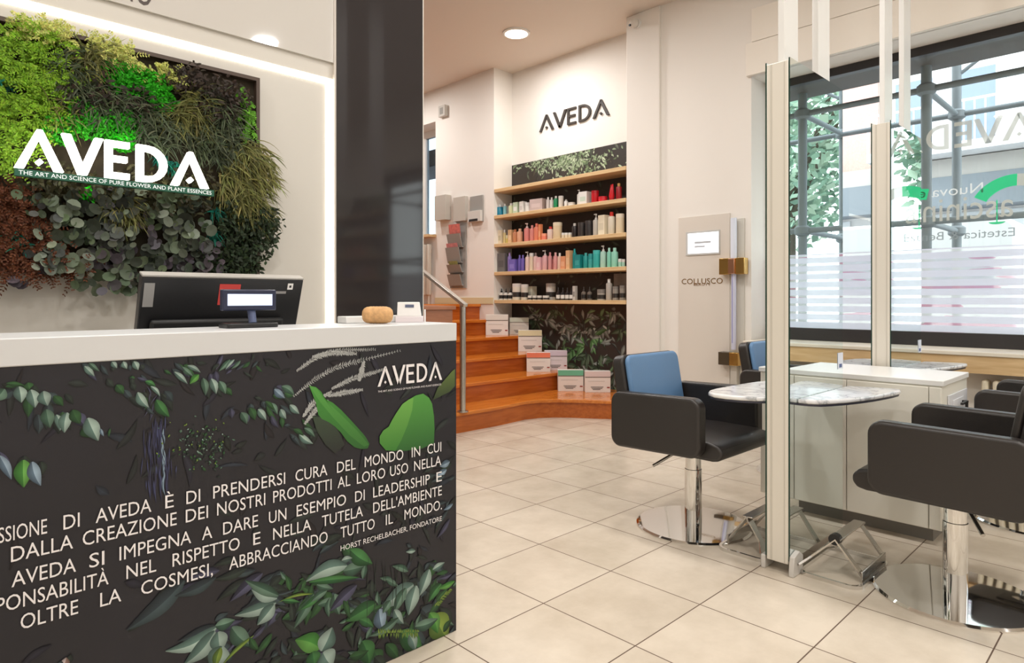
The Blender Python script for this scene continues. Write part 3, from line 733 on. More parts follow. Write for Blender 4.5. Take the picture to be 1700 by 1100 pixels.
# woven straw roll
mb = MB(); n = 40; m = 24
for i in range(m+1):
    s = -1 + 2*i/m; rr = 0.030*(1 - abs(s)**5)**0.5 if abs(s) < 1 else 0.0
    for j in range(n):
        a = 2*math.pi*j/n; k = 1 + 0.035*math.sin(8*a + s*22) * math.cos(8*a - s*22)
        mb.v.append((s*0.055, rr*k*math.cos(a), 0.030 + rr*k*math.sin(a)*1.0))
for i in range(m):
    for j in range(n): mb.f.append((i*n+j, i*n+(j+1) % n, (i+1)*n+(j+1) % n, (i+1)*n+j)); mb.m.append(0); mb.c.append(None)
o = mb.build('straw_roll', M('woven_straw', (206, 160, 108), 0.7, noise=0.45, nscale=70, bump=0.6, bscale=180), None, smooth=60, loc=(1.235, 1.945, 1.112), rz=R(-44))
tag(o, 'woven tan straw roll lying on the white counter beside the dark panel', 'roll')
t = thing('card_holder', 'white card box with small printed label at the right end of the counter', 'box', (1.412, 1.995, 1.111), R(-40))
MB().box(-0.055, 0.045, -0.03, 0.03, 0.0, 0.022).build('tray', M('pinkish_card', (226, 216, 218), 0.6), t, 0.002)
MB().prism([(-0.05,0.022),(0.038,0.022),(0.03,0.075),(-0.048,0.075)], -0.024, 0.024, lambda u, v, w: (u, w, v)).build('box', PAPER, t, 0.002)
MB().box(-0.02, 0.012, -0.0252, -0.024, 0.055, 0.066).build('label', M('grey_blue_ink', (96, 104, 128), 0.6), t, smooth=0)
MB().box(0.05, 0.055, -0.02, -0.015, 0.0, 0.048).build('card', PAPER, t, smooth=0)

# ================================================================== STATIONS
def station(x0, idx, lab):
    t = thing('mirror_station', lab, 'mirror', (x0, 1.2235, 0), group=None)
    Y0_, Y1_ = -0.0515, 0.0515; Lm = 0.636
    MB().box(0.0, 0.06, Y0_+0.004, Y1_-0.004, 0.045, 2.235).build('end_profile', ALU, t, 0.003)
    MB().box(-0.002, 0.0, 0.022, 0.03, 0.05, 2.23).box(-0.002, 0.0, -0.034, -0.03, 0.05, 2.23).build('profile_seam', M('profile_shadow_gap', (204, 198, 186), 0.5), t, smooth=0)
    MB().box(0.06, Lm-0.01, -0.03, 0.03, 0.06, 2.225).build('core_panel', M('core_board', (210, 206, 198), 0.6), t, smooth=0)
    MB().box(Lm-0.01, Lm-0.002, -0.04, 0.04, 0.06, 2.225).build('end_strip', ALU, t, smooth=0)
    for s in (-1, 1):
        mb = MB(); y = s*0.0515
        mb.box(0.003, Lm, y-0.003, y+0.003, 0.06, 2.245)
        o = mb.build('mirror_pane', [MIRROR, GLEDGE], t, smooth=0)
        for p in o.data.polygons:
            if abs(p.normal.y) < 0.5: p.material_index = 1
    # hangers to the ceiling
    for xa in (0.075, 0.465):
        MB().box(xa, xa+0.15, 0.0, 0.03, 2.225, ZC-0.001).build('ceiling_hanger', WHITE, t, 0.003)
    MB().prism([(-0.015, 0.0), (0.09, 0.0), (0.09, 0.075), (0.05, 0.10), (-0.005, 0.085), (-0.015, 0.03)], -0.055-0.022, -0.055, lambda u, v, w: (u, w, v)).build('foot_plate', M('pale_grey_metal', (206, 202, 196), 0.3), t, 0.004)
    MB().prism([(0.0, 0.0), (0.09, 0.0), (0.09, 0.06), (0.0, 0.06)], 0.055, 0.075, lambda u, v, w: (u, w, v)).build('foot_plate', M('pale_grey_metal', (206, 202, 196), 0.3), t, 0.004)
    # table tops, one each side
    near = [(0.08,-0.0545),(0.083,-0.10),(0.11,-0.145),(0.16,-0.175),(0.24,-0.21),(0.33,-0.238),(0.43,-0.262),(0.53,-0.278),(0.62,-0.29),(0.70,-0.294),(0.745,-0.285),(0.755,-0.25),(0.74,-0.18),(0.70,-0.0545)]
    far = [(0.04,0.0545),(0.0,0.09),(-0.03,0.15),(-0.045,0.22),(-0.04,0.28),(-0.01,0.325),(0.05,0.352),(0.13,0.362),(0.25,0.36),(0.4,0.352),(0.53,0.34),(0.62,0.31),(0.69,0.22),(0.70,0.12),(0.67,0.0545)]
    dz = 0.027*idx
    for pl in (near, far):
        if pl is near: pl = [(x, y) for x, y in pl]
        o = MB().prism(pl if pl is far else pl[::-1], 0.737+dz, 0.757+dz).build('table_top', MARBLE, t, 0.007, 3)
        xs = [(x*0.985+0.005, y*0.97+(0.0016 if y > 0 else -0.0016)) for x, y in pl]
        MB().prism(xs, 0.728+dz, 0.737+dz).build('table_underside', M('dark_table_edge', (52, 52, 64), 0.4), t, smooth=40)
    # footrests
    for s in (-1, 1):
        ring = [(0.06+0.19+u, s*(0.19+0.0)+v) for u, v in rrect(0.40, 0.25, 0.05, 5)]
        MB().sweep([(x, y, 0.008) for x, y in ring], [(-.006,-.008),(.006,-.008),(.006,.008),(-.006,.008)], closed=True).build('foot_ring', CHROME, t)
        yt = s*0.195; yf = s*0.30; yk = s*0.075
        xa, xb = 0.13, 0.43
        mb = MB()
        mb.bar([(0.03, yk, 0.045), (0.09, s*0.11, 0.075), (xa, yt, 0.165), (xa+0.02, yf, 0.03)], 0.008, 0.034, up=(1, 0, 0))
        mb.build('footrest_leg', STEEL, t, smooth=30)
        MB().bar([(xb, yk+s*0.02, 0.02), (xb, yt, 0.165), (xb, yf, 0.03)], 0.008, 0.034, up=(1, 0, 0)).build('footrest_leg', STEEL, t, smooth=30)
        MB().bar([(xa-0.01, yt, 0.165), (xb+0.01, yt, 0.165)], 0.05, 0.008).build('footrest_bar', STEEL, t, 0.002)
        MB().bar([(xa+0.0, yf, 0.03), (xb+0.01, yf, 0.03)], 0.008, 0.045).build('footrest_bar', STEEL, t, 0.002)
        if s < 0: MB().cyl((xa-0.012, yt, 0.163), (xa+0.02, yt, 0.163), 0.024, n=14).build('rubber_cap', BLACKPL, t)
    # tag on the glass edge
    o = MB().box(Lm-0.07, Lm-0.002, -0.0565, -0.0555, 0.85, 0.93).build('sticker', M('sticker_white', (226, 230, 240), 0.5), t, smooth=0)
    MB().box(Lm-0.055, Lm-0.02, -0.0572, -0.0566, 0.857, 0.875).build('sticker_print', M('sticker_blue', (60, 84, 140), 0.5), t, smooth=0)
    return t
station(2.81, 0, 'tall double sided mirror with marble shelf, nearer one, between the two front armchairs')
station(4.23, 1, 'tall double sided mirror standing behind the white cabinet, nearer the window')

# ================================================================== CHAIRS
def chair(x, y, rz, label, blue, lever=-1):
    t = thing('salon_chair', label, 'chair', (x, y, 0), rz)
    # disc base
    MB().lathe([(0.293, 0), (0.295, 0.006), (0.285, 0.014), (0.20, 0.02), (0.055, 0.024)], n=64).build('base_disc', CHROME, t, smooth=30)
    MB().lathe([(0.044, 0.024), (0.044, 0.30), (0.040, 0.302), (0.040, 0.405), (0.075, 0.41), (0.075, 0.418)], n=32).build('column', CHROME, t, smooth=30)
    MB().tube([(0.0, 0, 0.385), (0.07*lever, -0.045, 0.388), (0.10*lever, -0.065, 0.38), (0.19*lever, -0.125, 0.325)], 0.008).build('pump_lever', STEEL, t)
    MB().box(-0.16, 0.16, -0.13, 0.13, 0.414, 0.43).build('mount_plate', BLACK, t, 0.004)
    # arms: upright padded panels
    for s in (-1, 1):
        prof = rrect(0.515, 0.285, 0.055, 7, cx=-0.0325, cy=0.5775)
        MB().prism(prof, -0.035, 0.035, lambda u, v, w: (s*0.30 + w*1.0, u, v + 0.02*(u+0.03)) if s > 0 else (s*0.30 - w, u, v + 0.02*(u+0.03))).build('arm', LEATHER, t, 0.014, 4)
    # seat with rounded front roll
    pr = [(-0.26, 0.425), (0.25, 0.425), (0.285, 0.432), (0.303, 0.455), (0.303, 0.482), (0.28, 0.505), (0.23, 0.515), (0.0, 0.520), (-0.26, 0.51)]
    MB().prism(pr, -0.263, 0.263, lambda u, v, w: (-w, u, v)).build('seat', LEATHER, t, 0.012, 3)
    # backrest: dark shell with padded front
    sh = Matrix.Translation((0, -0.205, 0.50)) @ Matrix.Rotation(R(10), 4, 'X')
    fr = rrect(0.522, 0.45, 0.05, 6, cy=0.18)
    MB().prism(fr, -0.07, 0.0, lambda u, v, w: (-u, w, v)).xform(sh).build('backrest', LEATHER, t, 0.012, 3)
    fr2 = rrect(0.495, 0.43, 0.045, 6, cy=0.185)
    MB().prism(fr2, 0.0005, 0.03, lambda u, v, w: (-u, w, v)).xform(sh).build('back_pad', BLUE if blue else LEATHER, t, 0.02, 4)
    return t
chair(3.07, 1.785, R(180), 'black salon armchair with blue back pad on chrome disc, beside the stairs', True, lever=1)
chair(4.53, 1.80, R(180), 'black salon armchair with blue back pad half hidden behind the near mirror', True)
chair(3.10, 0.625, R(0), 'large black salon armchair on a chrome disc at the right front, cut by the frame', False)
chair(4.43, 0.52, R(0), 'black salon armchair beside the radiator under the window, cut by the frame', False)

# ================================================================== CABINET
t = thing('cabinet', 'low white cabinet with a square grip standing between the two mirrors', 'cabinet', (3.66, 0.792, 0))
CW, CD = 0.53, 0.90; CABM = M('cabinet_white', (230, 226, 214), 0.35)
MB().box(0.0, CW, 0.0, CD, 0.075, 0.775).build('carcass', CABM, t, 0.002)
MB().box(-0.008, CW+0.006, -0.008, CD+0.008, 0.775, 0.802).build('cabinet_top', WHITE, t, 0.003)
MB().box(-0.012, -0.001, 0.055, 0.425, 0.08, 0.768).build('door', CABM, t, 0.002)
MB().box(-0.012, -0.001, 0.430, 0.86, 0.08, 0.768).build('door', CABM, t, 0.002)
MB().box(-0.012, -0.001, 0.002, 0.050, 0.08, 0.768).build('front_post', CABM, t, 0.002)
MB().box(0.10, 0.50, -0.0075, -0.001, 0.50, 0.72).build('side_panel', M('cabinet_grey', (214, 214, 218), 0.4), t, 0.002)
o = MB().box(0.18, 0.40, -0.011, -0.008, 0.56, 0.69).build('grip_plate', M('grip_plate', (226, 226, 230), 0.35), t, 0.002)
MB().bar([(0.38, -0.03, 0.665), (0.26, -0.03, 0.665)], 0.012, 0.01).bar([(0.37, -0.03, 0.66), (0.37, -0.03, 0.575)], 0.012, 0.01, up=(1,0,0)).box(0.36, 0.38, -0.03, -0.009, 0.65, 0.67).box(0.36, 0.38, -0.03, -0.009, 0.57, 0.585).build('grip', BLACK, t, smooth=0)
MB().box(0.06, CW-0.02, 0.05, CD-0.05, 0.0, 0.075).build('plinth', M('plinth_grey', (120, 116, 110), 0.5), t, smooth=0)
# radiator
t = thing('radiator', 'cream column radiator under the oak sill by the window', 'radiator', (5.455, 0, 0))
for i in range(18):
    y = 0.92 - i*0.062
    MB().box(-0.055, 0.055, y-0.02, y+0.02, 0.12, 0.64).build('radiator_column', M('radiator_cream', (226, 216, 192), 0.4), t, 0.018, 3)
MB().cyl((0, 0.93, 0.17), (0, -0.18, 0.17), 0.02).build('radiator_pipe', M('radiator_cream', (226, 216, 192), 0.4), t)
MB().cyl((0, 0.85, 0.0), (0, 0.85, 0.17), 0.015).build('radiator_pipe', M('radiator_cream', (226, 216, 192), 0.4), t)

# ================================================================== LIVING WALL
lw = thing('plant_wall', 'framed wall of moss, ferns, grasses and round grey leaves behind the reception counter', 'plant wall', (0.76, YB, 1.3))
def wl(p): return (p[0]-0.76, p[1]-YB, p[2]-1.3)
FX0, FX1, FZ0, FZ1 = 0.155, 1.365, 1.305, 2.315
FRAMEM = M('dark_brown_frame', (74, 58, 48), 0.5)
mb = MB()
for a in ((FX0, FX1, FZ1-0.018, FZ1), (FX0, FX1, FZ0, FZ0+0.018), (FX0, FX0+0.018, FZ0+.018, FZ1-.018), (FX1-0.018, FX1, FZ0+.018, FZ1-.018)): mb.box(a[0]-0.76, a[1]-0.76, -0.062, -0.001, a[2]-1.3, a[3]-1.3)
mb.build('frame', FRAMEM, lw, smooth=0)
MB().box(FX0+.018-.76, FX1-.018-.76, -0.03, -0.002, FZ0+.018-1.3, FZ1-.018-1.3).build('moss_backing', SOIL, lw, smooth=0)
def strip_leaf(mb, base, d, ln, wd, col, droop=0.3, n=4, prof='blade'):
    base = Vector(base); d = Vector(d).normalized(); side = d.cross(Vector((random.uniform(-.6,.6), -1, random.uniform(-.3,.6))))
    side = side.normalized() if side.length > 1e-3 else Vector((1,0,0))
    p = base.copy(); L = []; Rr = []; step = ln/n
    for i in range(n+1):
        t = i/n
        h = wd*0.5*((1-t)**0.6 if prof == 'blade' else math.sin(math.pi*min(1, 0.08+t*0.92)))
        L.append(p + side*h); Rr.append(p - side*h)
        d = (d + Vector((0, 0, -droop/n))).normalized(); p = p + d*step
        if p.y > YB-0.012: p.y = YB-0.012
    vs = L + Rr; m = n+1
    mb.add(vs, [(i, i+1, m+i+1, m+i) for i in range(n)], 0, col)
def disc_leaf(mb, c, nrm, r, col, el=1.15):
    c = Vector(c); nrm = Vector(nrm).normalized(); a = nrm.orthogonal().normalized(); q = random.uniform(0, 6.28)
    a = (Matrix.Rotation(q, 3, nrm) @ a); b = nrm.cross(a)
    ring = [c + a*(r*el*math.cos(2*math.pi*i/9)) + b*(r*math.sin(2*math.pi*i/9)) for i in range(9)]
    mb.add([c - nrm*r*0.18] + ring, [(0, 1+i, 1+(i+1) % 9) for i in range(9)], 0, col)
def tint(rgb, k=0.25, hue=0.1):
    c = lin(rgb); f = 1+random.uniform(-k, k)
    return tuple(min(1, max(0, x*f*(1+random.uniform(-hue, hue)))) for x in c[:3]) + (1,)
def cluster(kind, px, py, rgb, size=1.0, bias=(0,0)):
    o = onY(px, py, 3.2); mb = MB()
    def base(r, dy=0.05):
        a = random.uniform(0, 6.28); q = r*math.sqrt(random.random())
        return (o.x+q*math.cos(a), YB-0.035-random.random()*dy, o.z+q*math.sin(a))
    if kind == 'fern':       # feathery: short leaflets on arching stalks
        for _ in range(int(26*size)):
            b = Vector(base(0.055*size)); d = Vector((random.uniform(-1,1)+bias[0], -random.uniform(.3,1.1), random.uniform(-.9,.9)+bias[1])).normalized(); ln = random.uniform(.05,.10)*size
            for k in range(7):
                p = b + d*(ln*k/6) + Vector((0,0,-0.02*(k/6)**2))
                for sgn in (1,-1):
                    q = d.cross(Vector((0,-1,0.3))).normalized()*sgn
                    strip_leaf(mb, p, q + d*0.6 + Vector((random.uniform(-.3,.3),random.uniform(-.3,.3),random.uniform(-.3,.3))), random.uniform(.014,.026)*(1.1-k/9), .007, tint(rgb, .35), .2, 2, 'leaf')
        name = 'fern_tuft'
    elif kind == 'moss':
        for _ in range(int(420*size)):
            b = base(0.06*size, .06); strip_leaf(mb, b, (random.uniform(-1,1), random.uniform(-1.3,0), random.uniform(-.8,1)), random.uniform(.012,.026), .009, tint(rgb, .35), .1, 2, 'leaf')
        name = 'moss_cushion'
    elif kind == 'grass':
        for _ in range(int(70*size)):
            b = base(0.05*size); strip_leaf(mb, b, (random.uniform(-1,1)+bias[0], -random.uniform(.2,1.0), random.uniform(-.7,.8)+bias[1]), random.uniform(.07,.15)*size, random.uniform(.005,.011), tint(rgb, .6), random.uniform(.4,1.4), 5)
        name = 'grass_tuft'
    elif kind == 'euca':
        for _ in range(int(7*size)):
            b = Vector(base(0.06*size, .07)); disc_leaf(mb, b + Vector((0,-.03,0)), (random.uniform(-.9,.9), -1, random.uniform(-.6,.9)), random.uniform(.012,.029), tint(rgb, .5, .06))
        name = 'eucalyptus_sprig'
    else:                    # shrub: small dark pointed leaves
        for _ in range(int(110*size)):
            b = base(0.07*size, .09); strip_leaf(mb, b, (random.uniform(-1,1)+bias[0], random.uniform(-1,0.1), random.uniform(-1,1)+bias[1]), random.uniform(.018,.038), random.uniform(.008,.016), tint(rgb, .5), .4, 3, 'leaf')
        name = 'leafy_sprig'
    mb.v = [wl(p) for p in mb.v]
    mb.build(name, FOLI, lw, smooth=0)
random.seed(21)
YG, VG, DG, OL, BR, EU, RB, TE, SH, LY = (126,168,40), (58,176,34), (88,98,74), (124,124,72), (58,48,40), (112,120,106), (98,54,30), (22,110,92), (44,58,36), (196,200,112)
for x, y in ((20,64),(60,66),(95,78),(30,100),(68,108),(100,128),(16,140),(58,150),(92,165),(28,185),(70,195),(18,222),(44,236),(-8,100),(-8,180),(-20,140),(-30,60),(-30,220),(82,140),(40,125),(5,262)): cluster('fern', x, y, YG)
for x, y in ((40,45),(72,50),(100,58),(165,72),(192,86),(215,100),(268,122),(288,130)): cluster('fern', x, y, LY, .85, (0,.6))
for x, y in ((196,122),(215,140),(262,140),(272,165),(142,190),(152,206),(190,205),(216,206),(205,228),(100,212),(235,132)): cluster('moss', x, y, VG)
cluster('moss', 148, 322, (40,215,24), .45); cluster('moss', 205, 232, (40,215,24), .7)
for x, y in ((130,92),(150,105),(165,88),(130,140),(155,155),(110,185),(180,178),(240,180),(262,195),(290,190),(312,180),(335,200),(360,212),(382,192),(330,160),(355,170),(300,215),(340,238),(242,215),(385,232),(400,258),(275,225),(120,120),(205,165),(370,250)): cluster('grass', x, y, DG if random.random() < .7 else OL, 1.0, (0,-.2))
for x, y in ((300,132),(340,142),(375,142),(318,125),(398,162),(375,180),(120,160),(345,185),(180,150),(230,165)): cluster('shrub', x, y, BR, .9)
for x, y in ((410,160),(412,180),(415,198),(417,214)): cluster('fern', x, y, (104,164,46), .5)
for x, y in ((408,250),(420,270),(428,290),(402,300),(395,330),(412,330),(420,350),(425,245),(385,285),(380,315),(440,262),(445,290),(430,320),(436,345)): cluster('grass', x, y, OL, 1.0, (.35,-.6))
for x, y in ((195,335),(212,345),(226,340),(186,332),(205,352)): cluster('grass', x, y, OL, .9, (.2,-.5))
for x, y in ((380,380),(400,372),(418,366),(425,400),(408,418),(390,430),(370,430),(430,382),(362,452),(415,440),(350,425),(395,400),(375,350),(440,360),(446,385),(440,405),(428,425),(405,455),(450,368)): cluster('shrub', x, y, SH, .85)
for x, y in ((15,320),(35,336),(18,360),(42,370),(8,400),(30,420),(14,440),(62,425),(88,402),(50,395),(-15,350),(-20,430),(70,440),(120,440)): cluster('fern', x, y, RB, 1.0)
for x, y in ((275,262),(292,272),(32,390),(42,410),(364,350),(360,388),(2,130)): cluster('grass', x, y, TE, .5, (0,-.5))
for _ in range(72): cluster('euca', random.uniform(55, 345), random.uniform(335, 466) if random.random() < .9 else 330, random.choice((EU, (92,96,92), (124,134,116), (84,78,84), (92,106,80), (70,78,66), (56,62,52))), random.uniform(.8, 1.3))
for x, y in ((195,462),(205,472),(128,462),(175,468)): cluster('euca', x, y, (96,110,86), .8)
for x, y in ((60,310),(110,312),(170,320),(240,325),(300,322),(330,335),(270,335),(130,300),(200,310),(290,300),(340,300),(90,290),(230,295)): cluster('shrub', x, y, (60,58,34), .9)
# lit sign in front of the plants
SGY = 3.10
sg = thing('lit_sign', 'glowing white wordmark sign above a green strip, mounted in front of the plant wall', 'sign', (0.72, SGY, 1.72))
a0, a1 = onY(26, 288, SGY), onY(346, 306, SGY); zt = (onY(72, 218, SGY).z + onY(318, 250, SGY).z)/2; zb = (a0.z+a1.z)/2
put_logo(sg, 'letters', SIGNM, a0.x-0.72, a1.x-0.72, zb-1.72+0.004, zt-1.72, lambda u, v, w: (u, w, v), 0.03, 0.155)
g0, g1 = onY(24, 285, SGY), onY(355, 318, SGY)
MB().box(g0.x-0.72, g1.x-0.72, -0.004, 0.02, zb-1.72-0.030, zb-1.72-0.002).build('green_strip', M('green_strip', (26, 92, 70), 0.4), sg, smooth=0)
mb = MB(); put_text(mb, 'THE ART AND SCIENCE OF PURE FLOWER AND PLANT ESSENCES', g0.x-0.72+0.012, g1.x-0.72-0.012, zb-1.72-0.024, 0.016, lambda u, v: (u, -0.0048, v))
mb.build('lettering', M('sign_text_white', (236, 240, 238), 0.5, emis=0.5), sg, smooth=0)
for x in (-0.30, -0.05, 0.2, 0.33): MB().cyl((x, 0.02, zb-1.72-0.016), (x, YB-SGY-0.03, zb-1.72-0.016), 0.006, n=8).build('mounting_rod', STEEL, sg)

# ================================================================== SHELF NICHE
pr = thing('leaf_mural', 'dark printed mural of pale green leaves on the back of the product niche', 'mural', (XN, 4.98, 0))
MB().box(-0.008, -0.001, YP1+0.004-4.98, YNL-0.002-4.98, 0.02, 2.912).build('panel', M('mural_base', (52, 46, 42), 0.5, noise=0.3, nscale=3), pr, smooth=0)
MUR = MB(); _mw = [0.0]
def mfn(u, v, w=0.0): return (-0.0085-w, -u, v)            # u = -(Y-4.98), grows to the right
def mleaf(px, py, ln, wd, ang, c1, c2, curve=0.0, n=5):
    p = onX(px, py, XN-0.008); _mw[0] += 0.0000008
    leaf2d(MUR, mfn, -(p.y-4.98), p.z, ln, wd, ang, c1, c2, curve, n, _mw[0], (-(YNL-4.985), 4.98-YP1-0.006, 0.05, 2.91))
random.seed(5)
for _ in range(620):
    c = random.choice(((176,196,160),(150,172,132),(200,214,184),(110,128,98)))
    mleaf(random.gauss(935, 36), random.gauss(266, 13), random.uniform(.03,.08), .022, random.uniform(0,6.28), vary(lin(c),.35), vary(lin(c),.35), random.uniform(-.1,.1))
for _ in range(160):
    c = random.choice(((84,78,70),(96,104,90),(70,66,60),(112,118,104)))
    mleaf(random.uniform(850,1042), random.uniform(240,500), random.uniform(.05,.14), .035, random.uniform(0,6.28), vary(lin(c),.3), vary(lin(c),.3), random.uniform(-.1,.1))
for x, y, n, a0_, a1_, c in ((895,520,5,150,250,0),(910,530,6,-60,60,0),(940,540,6,190,330,0),(958,545,6,160,300,0),(975,530,5,-30,60,0),(985,545,7,200,340,0),(1000,540,5,230,330,0),(968,575,6,120,250,1),(985,560,6,-90,20,1),(975,590,6,190,300,2),(950,580,6,160,280,1),(1000,590,5,250,350,2),(1020,520,4,200,320,0),(905,560,5,200,320,2),(930,600,6,180,330,2),(960,610,6,180,330,2),(1000,615,6,160,330,2),(890,535,4,180,300,2),(1030,600,5,200,300,2),(925,515,5,180,320,2),(1015,640,6,60,300,2),(880,560,4,220,320,2),(1032,545,4,200,320,2)):
    for i in range(n):
        a = R(a0_ + (a1_-a0_)*i/max(1, n-1) + random.uniform(-8, 8)); cs = (((196,202,196),(142,156,144)), ((132,178,122),(92,140,84)), ((116,136,112),(84,106,84)))[c]
        mleaf(x+random.uniform(-3,3), y+random.uniform(-3,3), random.uniform(.11,.21), random.uniform(.04,.07), a, vary(lin(cs[0]),.4), vary(lin(cs[1]),.4), random.uniform(-.1,.1))
for _ in range(230):
    x, y = random.uniform(868, 1040), random.uniform(505, 650); c = random.choice(((150,158,150),(96,120,92),(72,88,72),(120,150,110),(84,92,88),(170,178,172)))
    mleaf(x, y, random.uniform(.06,.15), random.uniform(.02,.05), R(random.uniform(150, 350)), vary(lin(c),.5), vary(lin(c),.5), random.uniform(-.15,.15))
MUR.build('leaf_print', PRINT, pr, smooth=0)
sg = thing('wall_sign', 'dark wordmark letters mounted on the white wall above the product shelves', 'sign', (XN-0.001, 4.956, 3.25))
put_logo(sg, 'letters', M('sign_dark', (58, 52, 48), 0.5), -0.532, 0.532, 0, 0.195, lambda u, v, w: (-w, -u, v), 0.02, 0.12)
SHELFZ = [2.57, 2.24, 1.883, 1.531, 1.18]
names = ['topmost', 'second', 'third', 'fourth', 'lowest']
for i, z in enumerate(SHELFZ):
    o = MB().box(-0.155, 0.155, -1.005, 1.005, -0.042, 0.0).build('wooden_shelf', OAK, None, 0.003, loc=(5.655, 4.982, z))
    tag(o, f'{names[i]} of the five light oak shelves in the product niche', 'shelf', 'oak product shelves')

# products -------------------------------------------------------------
ORD = ['first','second','third','fourth','fifth','sixth','seventh','eighth','ninth','tenth','eleventh','twelfth','thirteenth','fourteenth','fifteenth','sixteenth','seventeenth','eighteenth','nineteenth','twentieth','twenty-first','twenty-second','twenty-third','twenty-fourth','twenty-fifth','twenty-sixth','twenty-seventh','twenty-eighth','twenty-ninth','thirtieth','thirty-first']
PM = {}
def pm(rgb, rough=0.35):
    if rgb not in PM: PM[rgb] = M('pack_%d_%d_%d' % rgb, rgb, rough)
    return PM[rgb]
def product(kind, w, h, body, cap, x, y, z, label, group):
    r = w/2
    t = None
    if kind == 'box':
        t = MB().box(-min(r, .05), min(r, .05), -r, r, 0, h).build('carton', pm(body), None, 0.0015)
        MB().box(-min(r, .05)-0.0008, -min(r, .05), -r*0.7, r*0.7, h*0.25, h*0.6).build('printed_label', pm(cap), t, smooth=0)
    elif kind == 'bottle':
        t = MB().lathe([(r*.92,0),(r,.004),(r,h*.74),(r*.9,h*.79),(r*.45,h*.82)], n=16).build('bottle', pm(body), None)
        MB().lathe([(r*.5,h*.805),(r*.5,h*.985),(r*.42,h)], n=14).build('cap', pm(cap), t)
    elif kind == 'can':
        t = MB().lathe([(r*.95,0),(r,.004),(r,h*.80)], n=18).build('canister', pm(body), None)
        MB().lathe([(r*1.02,h*.80),(r*1.02,h*.985),(r*.94,h)], n=18).build('lid', pm(cap), t)
        if z < 1.3: MB().lathe([(r*1.008,h*.18),(r*1.008,h*.48)], n=18).build('printed_label', pm((52,48,46)), t)
    elif kind == 'jar':
        t = MB().lathe([(r*.9,0),(r,.004),(r,h*.62)], n=18).build('jar', pm(body), None)
        MB().lathe([(r*1.02,h*.62),(r*1.02,h*.97),(r*.95,h)], n=18).build('lid', pm(cap), t)
        if z < 1.3: MB().lathe([(r*1.008,h*.12),(r*1.008,h*.5)], n=18).build('printed_label', pm((52,48,46)), t)
    elif kind == 'pump':
        t = MB().lathe([(r*.92,0),(r,.004),(r,h*.66),(r*.85,h*.72),(r*.4,h*.75)], n=16).build('pump_bottle', pm(body), None)
        MB().lathe([(r*.42,h*.74),(r*.42,h*.82),(r*.14,h*.83),(r*.14,h*.93),(r*.3,h*.935),(r*.3,h)], n=10).box(-r*.95, 0, -r*.13, r*.13, h*.94, h*.985).build('pump_head', pm(cap), t)
    elif kind == 'tube':
        mb = MB(); n = 14; vs = []
        for k, (zz, a, b) in enumerate(((h*.2, r*.8, r*.8), (h*.3, r, r), (h*.7, r, r*.6), (h, r*1.05, r*.08))):
            for i in range(n): q = 2*math.pi*i/n; vs.append((b*math.cos(q), a*math.sin(q), zz))
        mb.add(vs, [(k*n+i, k*n+(i+1) % n, (k+1)*n+(i+1) % n, (k+1)*n+i) for k in range(3) for i in range(n)] + [tuple(range(n-1,-1,-1)), tuple(3*n+i for i in range(n))])
        t = mb.build('tube', pm(body), None)
        MB().lathe([(r*.78,0),(r*.85,.003),(r*.85,h*.2)], n=14).build('cap', pm(cap), t)
    elif kind == 'dropper':
        t = MB().lathe([(r*.95,0),(r,.003),(r,h*.55),(r*.5,h*.63),(r*.38,h*.66)], n=14).build('dropper_bottle', pm(body), None)
        MB().lathe([(r*1.006,h*.12),(r*1.006,h*.42)], n=14).build('printed_label', pm((238,236,232) if sum(body) < 300 else (40,38,38)), t)
        MB().lathe([(r*.42,h*.65),(r*.42,h*.78),(r*.2,h*.8),(r*.2,h*.97),(r*.1,h)], n=10).build('dropper', pm(cap), t)
    t.location = (x, y, z); t.rotation_euler.z = random.uniform(-.12, .12) if kind == 'box' else random.uniform(-.6,.6)
    tag(t, label, {'box':'box','can':'canister','pump':'bottle','dropper':'bottle'}.get(kind, kind), group)
    return t
KW = {'box':'carton','bottle':'bottle','can':'canister','jar':'jar','pump':'pump bottle','tube':'tube','dropper':'dropper bottle'}
W1, CRM = (228,226,222), (230,216,190)
